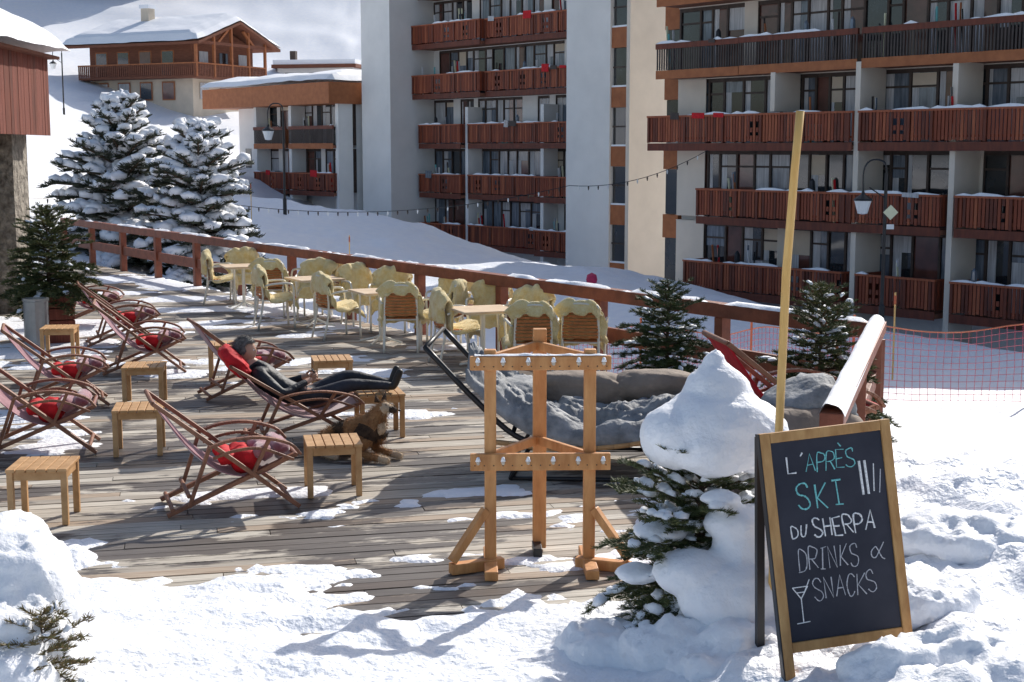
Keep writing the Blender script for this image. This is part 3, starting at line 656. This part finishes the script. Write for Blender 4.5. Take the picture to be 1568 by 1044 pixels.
# ------------------------------------------------------------ cafe chairs
def cafe_meshes(drape,seed):
    f=MB()
    for sy in(-1,1):
        f.tube(curve_pts([(.24,sy*.25,0),(.23,sy*.25,.35),(.22,sy*.27,.62),(.14,sy*.28,.68),(-.1,sy*.27,.67),(-.2,sy*.24,.64)],16),.016,'metalw')
        f.tube(curve_pts([(-.30,sy*.22,0),(-.22,sy*.21,.42),(-.25,sy*.2,.86)],10),.016,'metalw')
        f.tube([(.23,sy*.24,.43),(-.22,sy*.21,.43)],.011,'metalw')
    f.tube(curve_pts([(-.25,-.2,.86),(-.29,0,.89),(-.25,.2,.86)],10),.013,'metalw')
    f.tube([(.23,-.24,.43),(.23,.24,.43)],.011,'metalw'); f.tube([(-.22,-.21,.43),(-.22,.21,.43)],.011,'metalw')
    r=MB()
    for i in range(9):
        z=.5+i*.04; b=.02+.02*i/8
        P=curve_pts([(-.235,-.205,z),(-.27-b*.2,0,z),(-.235,.205,z)],8)
        for k in range(8): r.beam(P[k],P[k+1],.01,.028,'rattan')
    for i in range(9): r.beam((-.2+i*.048,-.22,.445),(-.2+i*.048,.22,.445),.03,.012,'rattan')
    prof=curve_pts([(-.31,0,drape),(-.305,0,.8),(-.27,0,.92),(-.20,0,.86),(-.18,0,.65),(-.13,0,.49),(.05,0,.48),(.22,0,.49),(.28,0,.34)],40)
    c=MB(); rr=np.random.default_rng(seed); ph=rr.uniform(0,50)
    def g(u,v):
        i=u*40;k=min(int(i),39);t=i-k;p=prof[k]*(1-t)+prof[k+1]*t; yy=(v-.5)
        n=float(fbm(np.array(u*11.+ph),np.array(v*7.),3,seed))-.5; wv=.52+.30*(float(fbm(np.array(u*7.+ph),np.array(3. if v>.5 else 9.),2,seed))-.5)
        bk=max(0,1-u*1.6)
        return (p[0]+.28*yy*yy*bk+n*.09,yy*wv*1.06,p[2]+n*.09-(.08*abs(yy*2)**4)*(0 if u<.15 else 1)-.05*(abs(yy*2)**3)*(1 if u<.5 else .0))
    c.grid(g,40,20,'yellow')
    return f.mesh('metal_frame',True),r.mesh('rattan'),c.mesh('fleece_cover',True)
CM=[cafe_meshes(.56,1),cafe_meshes(.78,2),cafe_meshes(.50,3),cafe_meshes(.64,6)]
def cafechair(x,y,r,k):
    e=empty('cafe_armchair',(x+.12,y,0),math.radians(r),1.03)
    for i,me in enumerate(CM[k]):
        o=link(bpy.data.objects.new(me.name.split('.')[0],me),e)
        if i==2: mods(o,solid=.035,sub=1)
for c in((-5.25,25.0,10,0),(-4.1,23.3,98,1),(-3.55,23.9,200,2),(-4.9,25.4,-70,0),(-3.3,22.9,-90,3),(-2.65,20.5,30,3),(-2.45,22.0,-60,2),(-1.62,19.2,92,1),(-1.95,21.3,-95,0),
          (-1.08,19.4,165,2),(-1.0,20.2,-110,3),(-.42,19.2,-100,2),(-.82,18.0,20,0),(.10,16.75,97,1),(.72,16.9,82,1),(.05,18.2,-120,0),(-3.75,21.7,20,3),(-2.9,23.4,-120,0)): cafechair(*c)
def cafetable(x,y,r):
    e=empty('cafe_table',(x,y,0),math.radians(r)); mb=MB(); mb.box((0,0,.735),(.72,.72,.028),'tabletop'); mb.box((0,0,.712),(.60,.60,.018),'metalw')
    mb.tube([(0,0,.04),(0,0,.70)],.028,'metalw',n=12)
    for a in(45,135,225,315):
        c,s=math.cos(math.radians(a)),math.sin(math.radians(a)); mb.tube(curve_pts([(0,0,.12),(.12*c,.12*s,.07),(.33*c,.33*s,.02)],6),.016,'metalw')
    mb.obj('table',e,bevel=.008)
for t in((-4.6,24.3,20),(-3.05,21.9,30),(-1.85,19.9,25),(-.36,17.6,20)): cafetable(*t)
# ------------------------------------------------------------ bin
e=empty('litter_bin',(-6.5,19.3,0)); mb=MB(); mb.lathe((0,0,0),[(.01,.0),(.17,0),(.17,.02),(.165,.03),(.165,.66),(.175,.67),(.175,.7),(.15,.7),(.15,.6),(.01,.6)],'steel',24); mb.obj('body',e,smooth=False)
# ------------------------------------------------------------ lounger
def pillow(s,c,r,m,sd,R=None):
    v=IC4[0].copy(); n=fbm(v[:,0]*1.6+sd,v[:,1]*1.6+v[:,2],4,sd); rd=1-np.abs(2*fbm(v[:,0]*2.5+v[:,2]+sd,v[:,1]*2.5-v[:,2]*.7,4,sd+5)-1)
    sg=np.sign(v)*np.abs(v)**np.array([.7,.6,.9]); v=sg*np.array(r)*(.72+.35*n[:,None]+.22*rd[:,None])
    if R is not None: v=v@np.array(R).T
    s.add(v+np.array(c),IC4[1],m)
def lounger(loc,rz,name='padded_sun_lounger'):
    e=empty(name,loc,math.radians(rz)); f=MB()
    for y in(-.62,.62):
        f.tube(curve_pts([(-1.32,y,1.10),(-.9,y,.66),(-.55,y,.36),(-.1,y,.24)],14),.024,'black')
        P=curve_pts([(-.75,y*1.06,.33),(-.2,y*1.06,.28),(.4,y*1.06,.33),(.95,y*1.06,.47)],14)
        for i in range(14): f.beam(P[i],P[i+1],.05,.035,'stool')
        f.tube([(-.45,y,.3),(-.62,y,.01)],.018,'black'); f.tube([(.45,y,.32),(.66,y,.01)],.018,'black')
        f.tube([(-.62,y,.02),(.66,y,.02)],.018,'black')
    for x,z in((-1.32,1.10),(-.6,.4)): f.tube([(x,-.62,z),(x,.62,z)],.02,'black')
    for x in(-.62,.66): f.tube([(x,-.62,.02),(x,.62,.02)],.018,'black')
    f.obj('frame',e,smooth=True)
    q=MB(); prof=curve_pts([(-1.0,0,.86),(-.75,0,.62),(-.45,0,.42),(0,0,.34),(.5,0,.38),(.98,0,.50),(1.02,0,.40)],40)
    def g(u,v):
        i=u*40;k=min(int(i),39);t=i-k;p=prof[k]*(1-t)+prof[k+1]*t
        n=float(fbm(np.array(u*9.+2),np.array(v*6.),4,61)); rd=1-abs(2*float(fbm(np.array(u*9.+n),np.array(v*6.+n),3,63))-1)
        ed=min(1,9*v,9*(1-v))**.5
        return (p[0]+.03*n,(v-.5)*1.3,p[2]+.02+.34*ed*(rd-.4)*n*1.3+.03*ed-.06*(1-ed))
    q.grid(g,110,76,'quilt'); q.obj('quilt',e,smooth=True,solid=.02)
    s=MB()
    pillow(s,(-.05,.50,.58),(.46,.2,.15),'taupe',1); pillow(s,(.62,.48,.62),(.40,.2,.13),'taupe',2); pillow(s,(-.62,.1,.64),(.2,.34,.10),'quilt',5)
    s.obj('pillows',e,smooth=True)
lounger((.65,12.05,0),-4)
e=empty('bean_bag',(2.22,10.75,.0),math.radians(20)); s=MB()
pillow(s,(0,0,.36),(.46,.42,.38),'taupe',7); pillow(s,(.1,.1,.66),(.32,.34,.26),'quilt',9,Matrix.Rotation(math.radians(-25),3,'Y')); s.obj('bag',e,smooth=True)
# ------------------------------------------------------------ skinned figures
def skinned(name,pts,edges,parent,sub=2,root=0):
    names=list(pts); me=bpy.data.meshes.new(name); me.from_pydata([pts[n][0] for n in names],[(names.index(a),names.index(b)) for a,b,_ in edges],[])
    o=link(bpy.data.objects.new(name+'_tmp',me)); sk=o.modifiers.new('sk','SKIN'); sk.use_smooth_shade=True
    for i,n in enumerate(names):
        r=pts[n][1]; o.data.skin_vertices[0].data[i].radius=(r,r) if not hasattr(r,'__len__') else r
    for i in range(len(names)): o.data.skin_vertices[0].data[i].use_root=(i==root)
    sb=o.modifiers.new('sb','SUBSURF'); sb.levels=sub; sb.render_levels=sub
    bpy.context.view_layer.update(); dg=bpy.context.evaluated_depsgraph_get()
    nm=bpy.data.meshes.new_from_object(o.evaluated_get(dg)); bpy.data.objects.remove(o)
    nm.name=name; nm.materials.clear(); ml=[]
    A=np.array([pts[a][0] for a,b,_ in edges],float);Bq=np.array([pts[b][0] for a,b,_ in edges],float)
    for _,_,m in edges:
        if m not in ml: ml.append(m); nm.materials.append(M[m])
    for p in nm.polygons:
        c=np.array(p.center[:]); t=np.clip(((c-A)*(Bq-A)).sum(1)/((Bq-A)**2).sum(1),0,1); d=np.linalg.norm(A+(Bq-A)*t[:,None]-c,axis=1); k=int(d.argmin())
        p.material_index=ml.index(edges[k][2]); p.use_smooth=True
    return link(bpy.data.objects.new(name,nm),parent)
def fur(o,n,l,w,flow,seed=1):
    r=np.random.default_rng(seed); me=o.data; C=np.array([p.center[:] for p in me.polygons]);Nn=np.array([p.normal[:] for p in me.polygons]);A=np.array([p.area for p in me.polygons]);MI=np.array([p.material_index for p in me.polygons])
    i=r.choice(len(A),n,p=A/A.sum()); p=C[i]+r.normal(size=(n,3))*.008; d=Nn[i]*.55+np.array(flow)*.6+r.normal(size=(n,3))*.22; d/=np.linalg.norm(d,axis=1)[:,None]
    ww=np.cross(d,r.normal(size=d.shape)); ww/=np.linalg.norm(ww,axis=1)[:,None]; ww*=w; L=l*r.uniform(.5,1.2,n)[:,None]; p=p-d*.006
    co=np.stack([p-ww,p+ww,p+d*L+ww*.2,p+d*L-ww*.2],1).reshape(-1,3)
    npmesh('fur',co,np.arange(4*n).reshape(-1,4),list(me.materials),o.parent,mi=MI[i])
def man():
    e=empty('reclining_man',CE,math.radians(CR)); P={}
    P['pel']=((.05,0,.39),(.15,.12)); P['waist']=((-.10,0,.45),(.14,.115)); P['chest']=((-.28,0,.59),(.165,.12)); P['nb']=((-.42,0,.73),(.075,.075)); P['hd']=((-.455,0,.80),(.05,.05))
    E=[('pel','waist','jacket'),('waist','chest','jacket'),('chest','nb','jacket'),('nb','hd','skin')]
    for s,n in((-1,'r'),(1,'l')):
        P['sh'+n]=((-.36,s*.185,.66),.068); P['el'+n]=((-.14,s*.28,.47),.050); P['wr'+n]=((.08,s*.15,.56),.032); P['pa'+n]=((.14,s*.11,.585),(.030,.022))
        E+=[('chest','sh'+n,'jacket'),('sh'+n,'el'+n,'jacket'),('el'+n,'wr'+n,'jacket'),('wr'+n,'pa'+n,'skin')]
        k=.0 if s<0 else .05
        P['hp'+n]=((.12,s*.10,.39),.095); P['kn'+n]=((.50,s*.13,.52+k),.066); P['an'+n]=((.86,s*.09,.49),.042); P['hl'+n]=((.91,s*.09,.472),.045); P['to'+n]=((.98,s*.11,.65),.034)
        E+=[('pel','hp'+n,'trous'),('hp'+n,'kn'+n,'trous'),('kn'+n,'an'+n,'trous'),('an'+n,'hl'+n,'boot'),('hl'+n,'to'+n,'boot')]
    skinned('body',P,E,e)
    f=MB()
    for s in(-1,1):
        for k in range(4):
            L=[.07,.078,.073,.058][k]; o=(k-1.5)*.017; b=Vector((.145,s*.105+o*.3,.59-o))
            f.tube([b,b+Vector((L*.5,-s*.018,.008)),b+Vector((L*.62,-s*.045,.012)),b+Vector((L*.5,-s*.06,.014))],[.0095,.009,.008,.006],'skin',n=7)
        b=Vector((.11,s*.1,.605)); f.tube([b,b+Vector((.025,-s*.02,.025)),b+Vector((.05,-s*.035,.03))],[.011,.010,.008],'skin',n=7)
    f.obj('fingers',e,smooth=True)
    ph=MB(); ph.box((.175,0,.62),(.012,.15,.075),'black',Matrix.Rotation(-.5,3,'Y')); ph.obj('phone',e,bevel=.003)
    he=bpy.data.objects.new('head_pivot',None); link(he,e); he.location=(-.462,0,.855); he.rotation_euler=(0,math.radians(2),math.radians(-14))
    v=IC3[0].copy(); x,y,z=v[:,0].copy(),v[:,1].copy(),v[:,2].copy()
    X=x*.098; Y=y*.076*(1-.18*np.clip(-z,0,1)); Z=z*.118
    X+=.012*np.clip(-z,0,1)*(x>0)
    X+=.026*np.exp(-(y/.16)**2-((z+.1)/.17)**2)*(x>0)
    for sy in(-1,1): X-=.010*np.exp(-((y-sy*.38)/.15)**2-((z-.08)/.12)**2)*(x>0)
    X+=.006*np.exp(-(y/.3)**2-((z+.45)/.08)**2)*(x>0)
    h=MB(); h.add(np.stack([X,Y,Z],1),IC3[1],'skin')
    for sy in(-1,1):
        h.add(IC1[0]*np.array([.018,.008,.03])+np.array([-.005,sy*.078,-.003]),IC1[1],'skin'); h.add(IC1[0]*.011+np.array([.083,sy*.029,.01]),IC1[1],'chw'); h.add(IC1[0]*.006+np.array([.0915,sy*.029,.01]),IC1[1],'black')
    h.add(IC1[0]*np.array([.006,.022,.005])+np.array([.094,0,-.052]),IC1[1],'sling')
    h.obj('head',he,smooth=True,sub=1)
    vv=IC3[0].copy(); keep=~((vv[:,0]>.35)&(vv[:,2]<.45)) ; n=fbm(vv[:,0]*6,vv[:,1]*6+vv[:,2]*5,3,3)
    hv=vv*np.array([.108,.088,.126])*(.94+.14*n[:,None])+np.array([-.006,0,.008]); low=(vv[:,2]<-.45)
    F=[q for q in IC3[1] if keep[q].all() and not low[q].any()]
    hh=MB(); hh.add(hv,F,'hair'); o=hh.obj('hair',he,smooth=True); 
    fur(o,1500,.03,.002,(-.6,0,-.5),4)
    mods(o,solid=.006)
    c=empty('red_cushion',CE,math.radians(CR)); q=MB(); pillow(q,(-.56,0,.76),(.075,.25,.17),'red',5,Matrix.Rotation(math.radians(-42),3,'Y')); q.obj('pillow',c,smooth=True)
man()
def dog():
    e=empty('dog',(-1.38,12.35,0),math.radians(-28),1.05); P={}
    P['hip']=((-.26,0,.19),(.11,.12)); P['bel']=((-.05,0,.22),(.105,.115)); P['ch']=((.15,0,.25),(.115,.125)); P['nk']=((.23,0,.37),(.075,.08)); P['sk']=((.28,.0,.47),(.065,.065)); P['mz']=((.36,0,.445),(.036,.034)); P['ns']=((.415,0,.435),(.024,.022))
    E=[('hip','bel','furk'),('bel','ch','furb'),('ch','nk','furb'),('nk','sk','furb'),('sk','mz','furw'),('mz','ns','furk')]
    P['t1']=((-.38,.05,.13),.035); P['t2']=((-.46,.16,.07),.04); P['t3']=((-.42,.28,.05),.02); E+=[('hip','t1','furk'),('t1','t2','furb'),('t2','t3','furk')]
    for s,n in((-1,'r'),(1,'l')):
        P['s'+n]=((.18,s*.085,.20),.06); P['e'+n]=((.10,s*.11,.075),.04); P['c'+n]=((.30,s*.10,.04),.028); P['p'+n]=((.40,s*.10,.032),(.034,.026))
        E+=[('ch','s'+n,'furk'),('s'+n,'e'+n,'furb'),('e'+n,'c'+n,'furb'),('c'+n,'p'+n,'furw')]
        P['h'+n]=((-.24,s*.11,.15),.075); P['k'+n]=((-.04,s*.16,.12),.05); P['o'+n]=((-.22,s*.17,.045),.03); P['f'+n]=((-.06,s*.17,.03),(.032,.025))
        E+=[('hip','h'+n,'furb'),('h'+n,'k'+n,'furb'),('k'+n,'o'+n,'furb'),('o'+n,'f'+n,'furw')]
    o=skinned('body',P,E,e); fur(o,14000,.035,.0018,(-.7,0,-.5),2)
    q=MB()
    for s in(-1,1):
        b=Vector((.25,s*.05,.50)); q.add([b+Vector((-.03,0,0)),b+Vector((.035,-s*.01,0)),b+Vector((.0,s*.045,.01)),b+Vector((.005,s*.03,.085))],[(0,1,3),(1,2,3),(2,0,3),(0,2,1)],'furk')
        q.add(IC1[0]*.009+np.array([.325,s*.032,.485]),IC1[1],'black')
    q.add(IC1[0]*np.array([.012,.014,.01])+np.array([.437,0,.443]),IC1[1],'black'); q.add(IC2[0]*np.array([.06,.075,.09])+np.array([.235,0,.30]),IC2[1],'furw')
    q.obj('face',e,smooth=True)
dog()
# ------------------------------------------------------------ chalkboard
G={'L':[[(0,1),(.02,0),(.5,.02)]],"'":[[(.1,1.1),(.05,.85)]],'A':[[(0,0),(.3,1),(.6,0)],[(.1,.38),(.5,.36)]],'P':[[(0,0),(0,1),(.35,1),(.52,.85),(.52,.65),(.35,.5),(0,.48)]],
'R':[[(0,0),(0,1),(.35,1),(.52,.85),(.52,.65),(.35,.5),(0,.48)],[(.2,.48),(.55,0)]],'E':[[(.5,1),(0,1),(0,0),(.52,0)],[(0,.5),(.4,.52)]],'e':[[(.5,1),(0,1),(0,0),(.52,0)],[(0,.5),(.4,.52)],[(.1,1.35),(.3,1.15)]],
'S':[[(.52,.85),(.4,1),(.15,1),(0,.85),(.05,.62),(.3,.5),(.5,.38),(.55,.15),(.4,0),(.15,0),(0,.15)]],'K':[[(0,0),(0,1)],[(.5,1),(.02,.45),(.52,0)]],'I':[[(.2,0),(.2,1)],[(.0,1),(.4,1)],[(0,0),(.4,0)]],
'D':[[(0,0),(0,1),(.3,.98),(.52,.75),(.54,.3),(.35,.02),(0,0)]],'U':[[(0,1),(.02,.2),(.15,0),(.38,0),(.5,.2),(.52,1)]],'H':[[(0,0),(0,1)],[(.5,0),(.5,1)],[(0,.5),(.5,.5)]],'N':[[(0,0),(0,1),(.5,0),(.5,1)]],
'C':[[(.52,.85),(.35,1),(.12,.95),(0,.6),(0,.3),(.15,0),(.38,0),(.52,.15)]],'&':[[(.6,.9),(.35,.45),(.15,.1),(.0,.2),(0,.5),(.15,.7),(.3,.55),(.45,.1),(.6,0)]],'i':[[(.1,0),(.1,1)]]}
def sign():
    e=empty('chalkboard_sign',(1.585,6.42,.30),0,(1.08,1,1)); 
    e.rotation_mode='QUATERNION'
    e.rotation_quaternion=Quaternion((0,0,1),math.radians(10))@Quaternion((1,0,0),math.radians(-9))@Quaternion((0,1,0),math.radians(-4.6))
    W_,H_=.60,1.13; mb=MB()
    for sx in(-1,1): mb.span((sx*W_/2-(.045 if sx>0 else 0),-.022,-.1),(sx*W_/2+(0 if sx>0 else .045),.022,H_),'signwood')
    mb.span((-W_/2+.0455,-.020,H_-.048),(W_/2-.0455,.020,H_-.001),'signwood'); mb.span((-W_/2+.0455,-.020,.10),(W_/2-.0455,.020,.148),'signwood')
    mb.obj('frame',e,bevel=.004)
    bd=MB(); bd.span((-W_/2+.046,-.012,.149),(W_/2-.046,.010,H_-.049),'board'); bd.obj('board',e)
    bk=MB()
    for sx in(-1,1):
        bk.beam((sx*(W_/2-.02),.045,H_-.02),(sx*(W_/2-.02),.42,-.1),.035,.035,'black')
    bk.span((-W_/2-.006,-.018,-.1),(-W_/2-.0005,.024,H_),'black')
    bk.obj('back_legs',e)
    t=MB()
    def write(txt,x,z,h,m,r,sp=.78,wf=1,jit=.003):
        for ch in txt:
            if ch==' ': x+=h*.5; continue
            dz=random.uniform(-.006,.006); sl=random.uniform(-.08,.12)
            for st in G[ch]:
                Q=[(x+px*h*wf+pz*sl*h+random.uniform(-jit,jit),-.0135,z+dz+pz*h+random.uniform(-jit,jit)) for px,pz in st]
                P=curve_pts(Q,max(6,5*len(st))) if len(st)>4 else [np.array(q) for q in Q]
                t.tube([Vector(p) for p in P],[r*random.uniform(.6,1.2) for _ in P],m,n=5)
            x+=h*sp*wf if ch not in "'i" else h*.35
    write("L",-.19,.935,.075,'chw',.0042); write("'",-.135,.935,.085,'chw',.004); write("APReS",-.105,.925,.085,'chc',.0030,.70,.78)
    write('SKI',-.155,.755,.115,'chc',.0045,.9,.8)
    write('DU',-.20,.635,.05,'chw',.0035); write('SHERPA',-.10,.622,.085,'chw',.0042,.70,.80)
    write('DRINKS',-.185,.47,.10,'chg',.0028,.70,.68); write('&',.155,.475,.09,'chg',.0028)
    write('SNACKS',-.125,.33,.10,'chg',.0028,.70,.70)
    for x in(.165,.19): t.tube([(x-.02,-.0135,.79),(x-.025,-.0135,.95)],[.006,.006],'chw',n=5)
    t.tube([(.195,-.0135,.80),(.205,-.0135,.93)],[.003,.0025],'chw',n=5); t.tube([(.22,-.0135,.79),(.235,-.0135,.90)],[.0025,.0025],'chg',n=5)
    for a,b in(((-.215,.40),(-.145,.40)),((-.215,.40),(-.18,.345)),((-.145,.40),(-.18,.345)),((-.18,.345),(-.18,.235)),((-.21,.232),(-.15,.235)),((-.20,.375),(-.16,.375)),((-.17,.36),(-.135,.43))):
        t.tube([(a[0]-.01,-.0135,a[1]),(b[0]-.01,-.0135,b[1])],.0025,'chw',n=5)
    t.obj('chalk_lettering',e)
sign()
snowmass('snow_heap',[((1.72,6.12,.39),(.26,.14,.14)),((2.0,6.22,.40),(.3,.18,.16)),((1.47,5.98,.29),(.16,.12,.10)),((1.85,5.88,.30),(.38,.2,.18)),((2.3,6.0,.39),(.3,.25,.15)),((1.15,6.9,.2),(.25,.25,.16)),((.85,7.05,.12),(.3,.22,.19)),((.5,7.25,.08),(.28,.25,.14)),((.98,6.75,.14),(.2,.18,.13)),((1.25,7.15,.35),(.2,.2,.25)),((2.05,7.3,.36),(.4,.35,.14)),((2.7,8.2,.42),(.5,.35,.15)),((2.3,8.6,.34),(.3,.3,.18))],None,.026,.055)
e=empty('wooden_pole',(1.315,7.0,0)); mb=MB(); mb.tube([(0,0,0),(.02,0,1.2),(.04,.01,2.1),(.07,.02,2.6),(.09,.02,2.89)],[.023,.021,.022,.020,.021],'pole',n=12); mb.obj('pole',e,smooth=True)
# ------------------------------------------------------------ lamps
def lamp(loc,H,hook=-1,sc=1):
    e=empty('street_lamp',loc,0,sc); mb=MB()
    mb.tube([(0,0,-.5),(0,0,.5),(0,0,.55),(0,0,H-.3)],[.07,.07,.045,.04],'black',n=10)
    mb.tube(curve_pts([(0,0,H-.9),(0,0,H-.2),(hook*.12,0,H),(hook*.40,0,H),(hook*.55,0,H-.25),(hook*.55,0,H-.75)],20),.022,'black')
    mb.tube([(hook*.02,0,H-.9),(hook*.40,0,H-.65)],.015,'black')
    c=(hook*.55,0,H-1.30); mb.lathe(c,[(.03,.57),(.05,.49),(.22,.38),(.24,.34),(.22,.33)],'black',12); mb.lathe(c,[(.21,.33),(.12,.02),(.05,0)],'lampg',12)
    mb.obj('post',e,smooth=False); return e
e=lamp((9.1,34.8,-1.6),4.05)
mb=MB(); mb.box((.12,-.06,2.80),(.26,.02,.26),'yel',Matrix.Rotation(math.radians(45),3,'Y')); mb.box((.12,-.06,2.45),(.18,.02,.12),'lampg'); mb.obj('diamond_plate',e)
lamp((-8.75,55,.3),3.95,-1,1.05); lamp((-28,90,4.8),4.2,-1)
def strings(P,n,name='string_lights'):
    e=empty(name); mb=MB(); a,b,sag=P; pts=[]
    for i in range(n+1):
        t=i/n; p=Vector(a).lerp(Vector(b),t); p.z-=sag*4*t*(1-t); pts.append(p)
    mb.tube(pts,.010,'black',n=4)
    for k,p in enumerate(pts[1:-1]): mb.tube([p,p-Vector((0,0,.05)),p-Vector((0,0,.13))],[.015,.028,.012],'lampg' if k%3==0 else 'frame',n=5)
    mb.obj('wire',e)
strings(((-11,46,1.3),(1.8,45,1.6),.7),40); strings(((1.8,45,1.6),(6.0,44,2.7),.35),14); strings(((-11,46,1.3),(-16,33,2.3),.4),14)
def net(path,h,m,cell=.09,name='safety_net'):
    e=empty(name); mb=MB(); pts=[]
    for (a,b) in zip(path[:-1],path[1:]):
        L=math.dist(a,b); k=int(L/cell)
        for i in range(k): t=i/k; pts.append((a[0]+(b[0]-a[0])*t,a[1]+(b[1]-a[1])*t))
    g=[float(z) for z in terrain(np.array([p[0] for p in pts]),np.array([p[1] for p in pts]))]
    nv=int(h/cell); W=lambda i,j:(pts[i][0],pts[i][1]+.03*math.sin(i*.4+j*.5),g[i]+.02+j*cell*(1-.12*math.sin(i*.11)**2))
    r=.004
    for i in range(len(pts)): mb.tube([W(i,0),W(i,nv//2),W(i,nv)],r,m,n=3,caps=False)
    for j in range(nv+1): mb.tube([W(i,j) for i in range(0,len(pts),2)],r if j<nv else r*2.6,m if j<nv else 'neto',n=3,caps=False)
    for i in range(0,len(pts),26): mb.tube([(pts[i][0],pts[i][1],g[i]-.3),(pts[i][0],pts[i][1],g[i]+h+.12)],.018,'neto',n=6)
    mb.obj('net',e)
net([(.3,24.5),(3.2,22),(4.9,18.5)],1.0,'netp'); net([(4.2,18.2),(5.8,17.6),(8.5,16.0),(11,14.5)],1.05,'netp')
z=gz(2.25,40); e=empty('piste_marker',(2.25,40,z)); mb=MB(); mb.tube([(0,0,-.3),(0,0,.05)],.03,'black'); mb.lathe((0,0,.10),[(.01,-.2),(.13,-.12),(.16,.0),(.13,.14),(.01,.2)],'magenta',14); mb.obj('marker',e)
for x,y in((-4.8,42),(-9.5,52),(6.5,24)):
    z=gz(x,y); e=empty('piste_pole',(x,y,z)); mb=MB(); mb.tube([(0,0,-.3),(0,0,1.5)],.016,'pole',n=6); mb.tube([(0,0,1.3),(0,0,1.45)],.022,'neto',n=6); mb.obj('pole',e)
# ------------------------------------------------------------ light & camera
el=math.radians(34); az=math.atan2(.50,.86); sv=Vector((math.sin(az)*math.cos(el),math.cos(az)*math.cos(el),math.sin(el)))
w=bpy.data.worlds.new('World'); scene.world=w; w.use_nodes=True; nt=w.node_tree; bg=nt.nodes['Background']
sk=nt.nodes.new('ShaderNodeTexSky'); sk.sky_type='NISHITA'; sk.sun_disc=False; sk.sun_elevation=el; sk.sun_rotation=az; sk.altitude=300; sk.air_density=1.0; sk.dust_density=2.6; sk.ozone_density=.9
nt.links.new(sk.outputs[0],bg.inputs[0]); bg.inputs[1].default_value=.14
sl=bpy.data.lights.new('sun','SUN'); sl.energy=5; sl.angle=math.radians(.5); sl.color=(1,.955,.89); so=link(bpy.data.objects.new('sun',sl)); so.rotation_mode='QUATERNION'; so.rotation_quaternion=sv.to_track_quat('Z','Y')
cd=bpy.data.cameras.new('camera'); co=link(bpy.data.objects.new('camera',cd)); co.location=(0,0,2.7); co.rotation_euler=(math.radians(90-7.64),0,0); cd.lens=50; cd.sensor_width=36; cd.clip_end=3000
scene.camera=co; scene.view_settings.view_transform='Standard'; scene.view_settings.look='None'; scene.view_settings.exposure=0
